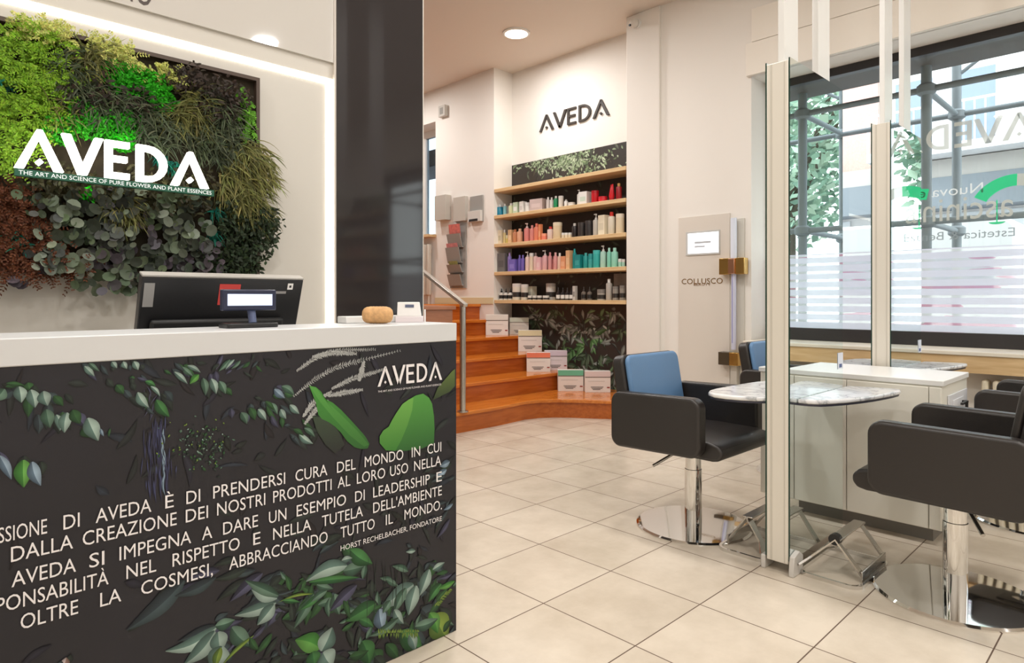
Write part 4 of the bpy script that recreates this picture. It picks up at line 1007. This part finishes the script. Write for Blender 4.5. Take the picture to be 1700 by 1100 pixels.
ROWS = [
 (2.24, 2, 'top row', lambda c: 655-.1336*(c-100), 260, [
  (112,178,516,'bottle',(22,118,146),W1,'teal'),(183,218,505,'bottle',(132,188,198),W1,'pale blue'),(250,300,498,'bottle',(206,210,168),W1,'pale yellow'),(315,368,488,'box',(192,208,182),W1,'pale green'),(388,440,478,'box',W1,(206,200,198),'white'),(445,500,490,'jar',W1,(214,210,206),'white'),
  (518,668,450,'box',(200,180,176),(214,194,190),'rosy grey'),(690,728,425,'bottle',(214,208,206),W1,'light grey'),(732,770,428,'bottle',(220,214,212),W1,'light grey'),(778,822,412,'bottle',(34,142,92),W1,'green'),(835,885,412,'can',(226,220,212),W1,'white'),(900,940,452,'bottle',W1,(196,190,184),'white'),(950,1020,488,'jar',W1,(214,208,200),'white'),
  (1052,1095,338,'pump',W1,W1,'white'),(1098,1195,365,'box',W1,(200,214,200),'white'),(1222,1300,350,'can',(196,26,38),(170,20,30),'red'),(1305,1400,420,'jar',(214,40,52),(200,30,44),'red'),(1425,1490,275,'tube',(206,30,42),(180,24,34),'red'),(1510,1572,262,'bottle',(150,22,32),(196,150,90),'dark red')]),
 (1.883, 3, 'second row', lambda c: 990-.068*(c-75), 260, [
  (76,130,888,'jar',(150,88,34),(96,58,30),'amber brown'),(135,180,818,'box',CRM,(200,190,160),'cream'),(182,212,815,'bottle',(226,206,150),W1,'pale yellow'),(215,246,880,'jar',(216,196,110),(220,210,170),'yellow'),(252,295,818,'box',(222,182,136),(236,204,166),'peach'),(298,345,812,'bottle',(204,138,98),(190,120,80),'copper'),(350,405,805,'bottle',(226,172,140),(230,190,160),'peach'),
  (432,490,742,'pump',(224,138,134),(240,220,216),'pink'),(498,545,768,'bottle',(226,146,138),(226,146,138),'pink'),(548,600,748,'bottle',(234,140,112),(226,120,96),'salmon'),(603,634,758,'box',(240,152,104),(244,180,140),'orange'),(637,695,868,'jar',(232,130,106),(240,160,130),'coral'),(705,770,788,'bottle',(228,204,196),(206,60,56),'white'),(775,865,742,'can',(232,212,178),(240,228,204),'cream'),
  (868,905,864,'jar',CRM,W1,'cream'),(907,946,864,'jar',CRM,W1,'cream'),(948,990,864,'jar',CRM,W1,'cream'),(992,1050,755,'bottle',(46,40,40),(216,212,206),'black'),(1065,1140,748,'can',(58,54,54),(66,62,62),'charcoal'),(1150,1230,728,'can',(56,54,56),(66,62,62),'charcoal'),(1240,1305,648,'pump',(196,192,184),W1,'grey'),(1322,1412,668,'box',(232,222,198),(214,204,180),'cream'),(1416,1495,630,'bottle',(226,218,200),(206,50,40),'cream'),(1510,1600,655,'can',(232,216,186),(238,226,206),'cream')]),
 (1.531, 4, 'third row', lambda c: 480-.036*(c-90), 380, [
  (95,132,262,'bottle',(186,172,222),W1,'lilac'),(140,232,256,'box',(112,110,110),(96,94,94),'dark grey'),(236,275,248,'bottle',(150,134,204),(170,154,214),'lilac'),(277,352,328,'box',(118,104,190),(140,126,204),'purple'),(357,392,278,'bottle',(112,98,188),(128,116,200),'violet'),(395,430,278,'bottle',(122,106,196),(136,122,206),'violet'),
  (445,490,238,'pump',(236,210,206),W1,'pale pink'),(493,536,256,'can',(238,222,200),W1,'cream'),(541,585,252,'bottle',(234,200,198),(120,104,100),'pale pink'),(588,640,306,'box',(236,190,196),(240,206,208),'pink'),(646,700,222,'pump',(230,180,184),W1,'pink'),(712,752,248,'bottle',(222,158,160),(210,140,146),'rose'),(755,772,330,'jar',(170,96,96),(150,84,84),'dark rose'),(774,818,250,'bottle',(224,160,160),(230,180,180),'pink'),(823,868,258,'bottle',(240,206,190),W1,'pale peach'),(872,930,296,'box',(228,158,118),(236,180,144),'orange'),(932,985,228,'box',(232,186,140),(238,200,160),'tan'),
  (1000,1040,208,'bottle',(24,146,146),(40,170,168),'teal'),(1042,1120,280,'box',(30,138,140),(60,160,160),'teal'),(1124,1180,258,'bottle',(44,158,156),(80,180,176),'teal'),(1184,1238,268,'jar',(70,176,174),(40,150,150),'turquoise'),(1242,1320,228,'can',(60,180,176),(76,190,186),'turquoise'),(1325,1390,172,'pump',(176,216,202),W1,'pale mint'),(1402,1452,200,'bottle',(140,212,192),(176,226,210),'mint'),(1456,1528,200,'bottle',(150,218,198),(176,226,210),'mint'),(1534,1575,330,'jar',(170,220,204),W1,'pale mint'),(1578,1612,334,'jar',(176,222,208),W1,'pale mint')]),
 (1.18, 5, 'bottom row', lambda c: 818, 380, [
  (86,130,684,'dropper',(236,234,228),(40,38,38),'white'),(138,184,684,'dropper',(236,234,228),(40,38,38),'white'),(191,236,684,'dropper',(236,234,228),(40,38,38),'white'),(244,290,684,'dropper',(236,234,228),(40,38,38),'white'),(300,386,625,'can',(232,228,216),W1,'white'),(398,468,634,'can',(222,218,206),W1,'white'),(484,550,658,'box',(214,210,190),(190,186,170),'pale'),
  (475,520,765,'jar',(236,234,228),W1,'white'),(530,576,765,'jar',(236,234,228),W1,'white'),(586,632,765,'jar',(236,234,228),W1,'white'),(652,716,765,'jar',(236,234,228),W1,'white'),(694,788,622,'can',(226,224,220),(190,188,186),'white'),(806,850,672,'dropper',(44,40,42),(60,56,56),'black'),(860,904,672,'dropper',(44,40,42),(60,56,56),'black'),(912,956,672,'dropper',(44,40,42),(60,56,56),'black'),(962,1002,672,'dropper',(44,40,42),(60,56,56),'black'),(1006,1042,652,'box',(206,204,200),(150,148,146),'grey'),
  (1102,1152,660,'dropper',(120,112,104),(70,64,60),'smoky'),(1172,1222,660,'dropper',(120,112,104),(70,64,60),'smoky'),(1292,1380,690,'jar',(176,170,162),(130,124,118),'grey'),(1392,1458,568,'bottle',(186,180,172),W1,'grey'),(1470,1536,655,'can',(150,144,136),(130,124,118),'grey'),(1552,1614,645,'can',(150,144,136),(130,124,118),'grey')]),
]
CAPN = {W1:'white'}
random.seed(9)
for z, k, rn, ybf, oy, items in ROWS:
    items2 = sorted(items, key=lambda q: q[0]+q[1])
    xprev = -99
    for n, (c0, c1, ct_, kind, body, cap, cname) in enumerate(items2):
        X = 5.60
        back = False
        if c0 < xprev - 4: X = 5.70 if (c1-c0) > 60 or kind == 'can' else 5.60; back = True
        xprev = max(xprev, c1)
        pa, pb = 810+c0/7.083, 810+c1/7.083
        ya, yb2 = onX(pa, 400, X).y, onX(pb, 400, X).y
        a, b = ray((pa+pb)/2); D = X/a
        hh = (ybf((c0+c1)/2)-ct_)/7.083*D/1073.0
        w = max(0.022, (ya-yb2)*0.90)
        product(kind, w, hh, body, cap, X, (ya+yb2)/2, z, f'{cname} {KW[kind]}, {ORD[n]} from the left in the {rn} of the product shelves', f'products in the {rn} of the niche')
# framed photo standing behind the lowest row
t = thing('photo_card', 'grey toned photo card leaning at the back of the lowest product shelf', 'picture', (5.775, 4.20, 1.181))
MB().box(-0.006, 0.004, -0.13, 0.13, 0, 0.29).build('card', M('photo_grey', (150, 142, 134), 0.5, noise=0.6, nscale=9), t, smooth=0)
MB().box(-0.0075, -0.006, -0.125, -0.075, 0.12, 0.285).box(-0.0075, -0.006, 0.02, 0.09, 0.02, 0.16).build('photo_tone', M('photo_dark', (84, 66, 60), 0.5, noise=0.4, nscale=20), t, smooth=0)

# gift boxes on the stairs ---------------------------------------------
def giftbox(px0, px1, py0, py1, z, band, rgb, label):
    p = onZ((px0+px1)/2, py1, z); a, b = ray((px0+px1)/2); D = p.x/a
    w = (px1-px0)*D/1073.0*0.98; h = (py1-py0)*D/1073.0; d = 0.10
    t = thing('gift_box', label, 'box', (p.x + CY_*d*0.5, p.y + SY_*d*0.5, z), -(R(90)-YAW) , group='boxes standing on the stairs')
    MB().box(-w/2, w/2, -d/2, d/2, 0, h).build('carton', pm(rgb, 0.45), t, 0.0015)
    MB().box(-w/2+.001, w/2-.001, -d/2-0.0015, -d/2, h*0.74, h*0.995).build('colour_band', pm(band, 0.45), t, smooth=0)
    MB().box(-w/2+.001, w/2-.001, -d/2-0.0018, -d/2, h*0.70, h*0.735).build('dark_line', pm((120,110,104), 0.5), t, smooth=0)
    mb = MB()
    for k, (u0, u1, v) in enumerate(((.22,.72,.235),(.26,.68,.17),(.3,.6,.115))): mb.box(-w/2+u0*w, -w/2+u1*w, -d/2-0.0015, -d/2, h*v, h*(v+.035))
    mb.build('printed_lines', pm((110,106,104), 0.5), t, smooth=0)
    mb = MB(); mb.box(-w/2+.12*w, -w/2+.78*w, -d/2-0.0015, -d/2, h*.52, h*.54); mb.build('printed_rule', pm((196,190,186), 0.5), t, smooth=0)
    MB().box(-w/2+.86*w, -w/2+.97*w, -d/2-0.0015, -d/2, h*.2, h*.26).build('red_mark', pm((150,60,56), 0.5), t, smooth=0)
BX = (232,226,220)
giftbox(806, 844, 522, 556, RISE*4, (226,222,214), BX, 'white box with beige band on the fourth stair, against the niche edge')
giftbox(846, 878, 527, 555, RISE*4, (206,212,196), (222,218,208), 'white box with greyish green band, behind others on the fourth stair')
giftbox(860, 900, 548, 583, RISE*3, (226,216,176), BX, 'white box with yellowish band alone on the third stair')
giftbox(904, 942, 582, 614, RISE*2, (216,200,212), (228,218,222), 'white box with lilac band, right one of two on the second stair')
giftbox(874, 914, 585, 617, RISE*2, (232,128,96), BX, 'white box with orange red band on the second stair')
giftbox(926, 969, 614, 649, RISE, (110,186,152), BX, 'white box with green band on the lowest stair')
giftbox(971, 1014, 616, 651, RISE, (222,206,204), BX, 'white box with pale pink band on the lowest stair beside the armchair')
p = onZ(1022, 645, RISE)
product('bottle', 0.035, 0.13, (232,224,214), (240,238,234), p.x, p.y, RISE, 'small white bottle on the lowest stair behind the blue backed armchair', 'bottle on the stair')

# ================================================================== WALL FITTINGS
def wallbox(name, X, px0, px1, py0, py1, d, mat, parent=None, bev=0.002):
    a = onX(px0, py0, X); b = onX(px1, py1, X)
    return MB().box(X-d, X-0.001, b.y, a.y, b.z, a.z).build(name, mat, parent, bev)
XP = XW
t = thing('wall_pocket', 'grey wall pocket with deep dark side, first of three above the leaflet organiser', 'wall holder')
wallbox('pocket', XP, 731, 749, 327, 365, 0.10, GREYBOX, t)
t = thing('wall_pocket', 'plain pale grey wall pocket, middle one of three above the leaflet organiser', 'wall holder')
wallbox('pocket', XP, 757, 777, 329, 366, 0.05, GREYBOX, t)
t = thing('wall_pocket', 'grey wall pocket with open front holding dark cards, nearest the product niche', 'wall holder')
wallbox('back_plate', XP, 782, 803, 327, 367, 0.02, GREY, t)
a = onX(782, 352, XP); b = onX(803, 367, XP); MB().box(XP-0.06, XP-0.021, b.y, a.y, b.z, a.z).build('tray', M('pale_tray', (206, 202, 196), 0.5), t, 0.002)
MB().box(XP-0.064, XP-0.0605, b.y+0.05, a.y-0.03, b.z+0.005, b.z+0.035).build('dark_cards', BLACKPL, t, smooth=0)
t = thing('leaflet_organiser', 'tall grey wall organiser with four leaflet pockets by the stairs', 'organiser')
wallbox('backing', XP, 749, 775, 373, 478, 0.02, GREY, t)
for k, (x0, x1, y0, y1) in enumerate(((750,772,390,410),(748,770,412,436),(750,772,440,452),(751,772,456,474))):
    a = onX(x0, y0, XP); b = onX(x1, y1, XP)
    MB().prism([(0.021,b.z),(0.05,b.z),(0.095,a.z),(0.085,a.z),(0.045,b.z+0.012),(0.021,b.z+0.012)], b.y, a.y, lambda u, v, w: (XP-u, w, v)).build('pocket', GREY, t, smooth=0)
for k, (x0, x1, y0, y1, c, lab) in enumerate(((752,770,374,392,(206,110,100),'red and white leaflets in the top pocket of the grey organiser'),(748,766,405,414,(206,130,128),'pink leaflets in the second pocket of the grey organiser'),(752,766,434,442,(150,146,84),'olive leaflets in the third pocket of the grey organiser'),(754,766,459,468,(110,110,112),'dark picture card in the lowest pocket of the grey organiser'))):
    a = onX(x0, y0, XP); b = onX(x1, y1+1, XP)
    o = MB().prism([(0.05,b.z),(0.056,b.z),(0.078,a.z),(0.072,a.z)], b.y, a.y, lambda u, v, w: (XP-u, w, v)).build('leaflet', M('leaflet_%d' % k, c, 0.6, noise=0.5, nscale=25), None, smooth=0)
    tag(o, lab, 'leaflet')
t = thing('wall_sensor', 'small grey box sensor high on the wall beside the far window', 'sensor')
wallbox('housing', XP, 733, 744, 178, 193, 0.06, M('sensor_grey', (196, 192, 184), 0.5), t, 0.008)
a = onX(736, 181, XP); b = onX(741, 190, XP); MB().box(XP-0.063, XP-0.06, b.y, a.y, b.z, a.z).build('sensor_window', M('sensor_dark', (150, 148, 142), 0.4), t, smooth=0)
p = onX(1047, 22, XP)
t = thing('dome_camera', 'small white dome camera at the top of the pillar beside the ceiling', 'camera', (XP, p.y-0.08, 3.99))
MB().cyl((0, 0, 0), (-0.03, 0, 0), 0.05).build('mount', WHITE, t)
MB().lathe([(0.045,0.02),(0.05,0),(0.047,-0.02),(0.035,-0.04),(0.015,-0.05)], (-0.06,0,0)).build('dome', M('dome_white', (214, 208, 200), 0.2), t)
MB().cyl((-0.09, 0.015, -0.03), (-0.108, 0.02, -0.036), 0.012).build('lens', BLACKPL, t)
# far radiator under stair window
t = thing('radiator', 'tall pale radiator under the far window at the top of the stairs', 'radiator', (5.42, 0, 0))
for i in range(9): MB().box(-0.03, 0.03, 7.24+i*0.075-0.03, 7.24+i*0.075+0.03, 1.24, 1.95).build('radiator_column', M('radiator_grey', (196, 188, 174), 0.5), t, 0.015)
MB().cyl((0, 7.22, 1.30), (0, 7.9, 1.30), 0.015).build('radiator_pipe', M('radiator_grey', (196, 188, 174), 0.5), t)
MB().cyl((0, 7.24, 1.129), (0, 7.24, 1.25), 0.015).build('radiator_pipe', M('radiator_grey', (196, 188, 174), 0.5), t)
# display board with light tube on the window wall
t = thing('display_board', 'pale wall board with gold lettering and small screen, beside the window', 'board')
wallbox('board', XR, 1128, 1213, 362, 640, 0.018, M('board_beige', (220, 212, 202), 0.45), t)
wallbox('board_edge', XR, 1213, 1237, 364, 640, 0.012, M('board_grey', (206, 202, 192), 0.45), t)
XB2 = XR-0.018
wallbox('screen_bezel', XB2, 1139.5, 1195.5, 385.5, 421.5, 0.010, M('bezel_grey', (200, 200, 198), 0.4), t)
wallbox('lit_screen', XB2-0.010, 1142, 1193, 388, 418.5, 0.002, M('board_screen', (246, 250, 255), 0.3, emis=0.9), t, 0)
mb = MB()
for (x0, x1, y) in ((1153,1180,402),(1153,1170,409)):
    a = onX(x0, y-0.8, XB2-.0125); b = onX(x1, y+0.8, XB2-.0125); mb.box(XB2-.0128, XB2-.0122, b.y, a.y, b.z, a.z)
mb.build('screen_text', M('screen_text_grey', (196, 200, 206), 0.5), t, smooth=0)
mb = MB(); fnb = lambda u, v: (XB2-0.0035, -u, v)
a = onX(1132, 468, XB2); b = onX(1200, 466, XB2); put_text(mb, 'COLLUSCO', -a.y, -b.y, a.z-0.02, 0.05, fnb)
mb.build('lettering', GOLD, t, smooth=0)
mb = MB(); a = onX(1152, 472, XB2); b = onX(1180, 472, XB2); put_text(mb, 'BEAUTY', -a.y, -b.y, a.z-0.012, 0.018, fnb)
mb.build('lettering', GOLD, t, smooth=0)
tc_ = onX(1219, 400, XR-0.05)
t = thing('light_tube', 'slender white tube held by gold brackets beside the window', 'tube', (XR-0.06, tc_.y, 0))
MB().cyl((0, 0, 1.56), (0, 0, 1.92), 0.028, n=20).build('upper_tube', M('tube_white', (226, 232, 246), 0.25), t)
MB().cyl((0, 0, 0.74), (0, 0, 1.56), 0.022, n=20).build('lower_tube', M('tube_lilac', (204, 206, 226), 0.2), t)
MB().cyl((-0.02, 0.004, 0.80), (-0.02, 0.004, 1.41), 0.005, n=8).build('lilac_line', M('lilac_line', (150, 150, 200), 0.3), t)
MB().box(-0.035, 0.041, 0.03, 0.125, 1.415, 1.56).build('gold_bracket', GOLD, t, 0.003)
MB().box(-0.035, 0.041, -0.115, -0.03, 1.415, 1.56).build('gold_bracket', GOLD, t, 0.003)
MB().box(-0.05, -0.024, -0.03, 0.03, 1.42, 1.555).build('clamp', M('rose_gold', (222, 170, 140), 0.25, 1.0), t, 0.003)
MB().box(-0.04, 0.041, 0.025, 0.13, 0.60, 0.715).build('lower_bracket', M('dark_bronze', (72, 60, 44), 0.35), t, 0.003)
MB().box(-0.04, 0.041, -0.06, 0.025, 0.60, 0.715).build('lower_bracket', GOLD, t, 0.003)
MB().box(-0.005, 0.041, -0.03, 0.03, 0.0, 0.60).build('wall_post', M('post_grey', (196, 190, 180), 0.4), t, 0.003)

# ================================================================== STREET OUTSIDE
struct(box('street', M('asphalt', (150, 150, 152), 0.9, noise=0.1, nscale=3), 5.96, 40, -30, 40, -0.3, -0.15))
struct(box('wall_canopy', M('canopy_grey', (96, 92, 90), 0.7), 5.96, 6.62, -8, 10, 3.2, 3.45))
# scaffolding
sc = thing('scaffolding', 'grey tube scaffolding standing on the street outside the window', 'scaffolding', (7.05, 0.6, -0.15))
GALV = M('galvanised_tube', (128, 136, 142), 0.6, 0.0)
def sct(p, q, r, name): MB().cyl((p[0]-7.05, p[1]-0.6, p[2]+0.15), (q[0]-7.05, q[1]-0.6, q[2]+0.15), r, n=10).build(name, GALV, sc)
for y in (-3.69, -1.95, -0.22, 1.51, 3.24, 4.97):
    for x in (6.45, 7.55):
        sct((x, y, -0.148), (x, y, 6.5), 0.042, 'upright')
        MB().box(x-7.05-.08, x-7.05+.08, y-.6-.08, y-.6+.08, 0.001, 0.012).build('base_plate', GALV, sc)
        for z in (1.86, 3.0): MB().lathe([(0.05,-0.05),(0.075,-0.03),(0.075,0.03),(0.05,0.05)], (x-7.05, y-.6, z+.15), n=12).build('coupler', GALV, sc)
    for z in (1.86, 3.0, 4.6): sct((6.45, y, z), (7.55, y, z), 0.026, 'transom')
for x in (6.45, 7.55):
    for z in (3.0, 4.05, 4.6): sct((x, -3.9, z), (x, 5.1, z), 0.028, 'ledger')
sct((6.45, -3.9, 1.86), (6.45, 1.51, 1.86), 0.028, 'ledger')
for a_ in ((3.2, 1.475), (1.475, -.26), (-.26, -1.99)): sct((7.55, a_[0], 3.4), (7.55, a_[1], 4.6), 0.018, 'diagonal_brace')
# building across the street
bd = thing('apartment_building', 'pale apartment building with balconies and pinkish brick panels across the street', 'building', (14.0, 4.0, -0.15))
PLAS = M('facade_plaster', (232, 230, 230), 0.8); BRICK = M('pink_brick', (214, 166, 156), 0.85, noise=0.2, nscale=40); GLZ = M('far_window_glass', (128, 144, 164), 0.12); SLAB = M('balcony_white', (236, 236, 238), 0.7)
MB().box(0, 4, -3.6, 12, 0.0, 11).build('facade', PLAS, bd, smooth=0)
MB().box(-0.5, 0, -3.6, 12, 3.5, 3.82).build('beam', M('grey_beam', (184, 180, 176), 0.7), bd, smooth=0)
MB().box(-0.55, 0, -3.6, 12, 2.95, 3.5).build('fascia', M('slate_fascia', (126, 134, 142), 0.6), bd, smooth=0)
for fl in range(3):
    z0 = 4.0 + fl*3.0
    for k in range(4):
        y = -3.0 + k*3.9
        MB().box(-1.0, 0, y, y+3.0, z0-0.16, z0).build('balcony_slab', SLAB, bd, smooth=0)
        mb = MB(); mb.box(-1.0, -0.97, y, y+3.0, z0+0.66, z0+0.7)
        for q in range(21): mb.box(-0.99, -0.975, y+0.01+q*0.148, y+0.035+q*0.148, z0, z0+0.66)
        mb.build('railing', M('railing_white', (230, 232, 236), 0.5), bd, smooth=0)
        for wy in (y+0.15, y+1.15, y+2.1):
            w = MB().box(-0.04, -0.001, wy, wy+0.75, z0+0.02, z0+1.55).build('window_frame', SLAB, bd, smooth=0)
            MB().box(-0.05, -0.04, wy+0.07, wy+0.68, z0+0.1, z0+1.45).build('window_pane', GLZ, w, smooth=0)
        MB().box(-0.06, -0.001, y+3.08, y+3.78, z0-0.1, z0+2.6).build('brick_panel', BRICK, bd, smooth=0)
for k in range(4): MB().box(-0.05, -0.001, -3.0+k*3.6, -0.2+k*3.6, 0.5, 2.9).build('shop_window', M('shop_white', (226, 230, 234), 0.4), bd, smooth=0)
# white van parked across
vn = thing('van', 'white van parked on the street behind the scaffolding', 'van', (9.6, 3.2, -0.15))
VW = M('van_white', (236, 238, 240), 0.25)
prof = [(-2.0,0.35),(2.6,0.35),(2.6,1.1),(2.2,1.35),(1.7,2.1),(1.4,2.25),(-1.9,2.25),(-2.0,2.15)]
MB().prism(prof, -0.9, 0.9, lambda u, v, w: (w, u, v)).build('body', VW, vn, 0.04, 2, smooth=30)
VG_ = M('van_glass', (120, 134, 158), 0.1)
for a_, b_ in ((-1.8,-0.7),(-0.6,0.5)): MB().box(-0.912, -0.9, a_, b_, 1.40, 1.88).build('side_window', VG_, vn, smooth=0)
MB().prism([(0.65,1.40),(1.95,1.40),(1.62,1.88),(0.65,1.88)], -0.912, -0.9, lambda u, v, w: (w, u, v)).build('side_window', VG_, vn, smooth=0)
for y in (-1.3, 1.8):
    for x in (-0.8, 0.8): MB().cyl((x-0.11, y, 0.33), (x+0.11, y, 0.33), 0.33, n=24).build('wheel', M('tyre', (40,40,42), 0.7), vn)
# trees
def tree(x, y, h, r, label, seed):
    random.seed(seed)
    t = thing('street_tree', label, 'tree', (x, y, -0.15), group='street trees')
    mb = MB(); mb.cyl((0,0,0), (0.1,0,h*0.45), 0.16, 0.11, n=12)
    for _ in range(7):
        a = random.uniform(0, 6.28); mb.cyl((0.1*0.8,0,h*random.uniform(.3,.45)), (r*.7*math.cos(a), r*.7*math.sin(a), h*random.uniform(.55,.9)), 0.06, 0.02, n=7)
    mb.build('trunk', M('bark', (96, 86, 76), 0.9, noise=0.3, nscale=12), t)
    mb = MB()
    for _ in range(3200):
        while True:
            p = Vector((random.uniform(-1,1), random.uniform(-1,1), random.uniform(-1,1)))
            if p.length < 1: break
        p = Vector((p.x*r, p.y*r, h*0.66 + p.z*h*0.34))
        d = Vector((random.uniform(-1,1), random.uniform(-1,1), random.uniform(-.8,.4))).normalized(); q = d.orthogonal().normalized()*random.uniform(.04,.09); L = random.uniform(.12,.26)
        c = lin(random.choice(((168,192,172),(146,176,156),(188,206,186),(124,152,136)))); f = random.uniform(.7,1.3)
        mb.add([p, p+d*L*.5+q, p+d*L, p+d*L*.5-q], [(0,1,2,3)], 0, tuple(min(1, k*f) for k in c[:3])+(1,))
    mb.build('crown', FOLI, t, smooth=0)
tree(11.5, -2.5, 7.0, 1.5, 'green street tree seen in the near mirror through the scaffolding', 3)
tree(11.0, 0.3, 6.6, 1.0, 'green street tree seen in the far mirror beside the lamp post', 4)
tree(16.5, -6.0, 8.0, 2.4, 'green street tree farther down the street, beside the pavement', 5)
t = thing('lamp_post', 'slender pale lamp post on the street in front of the trees', 'lamp post', (8.6, -0.05, -0.15))
MB().cyl((0,0,0), (0,0,5.5), 0.045, 0.035, n=12).build('post', M('lamp_post_white', (226,232,236), 0.4), t)
MB().cyl((0,0,0), (0,0,0.4), 0.08, n=12).build('base', M('lamp_post_white', (226,232,236), 0.4), t)
MB().box(-0.12, 0.5, -0.08, 0.08, 5.5, 5.58).build('lamp_head', GREY, t, 0.02)
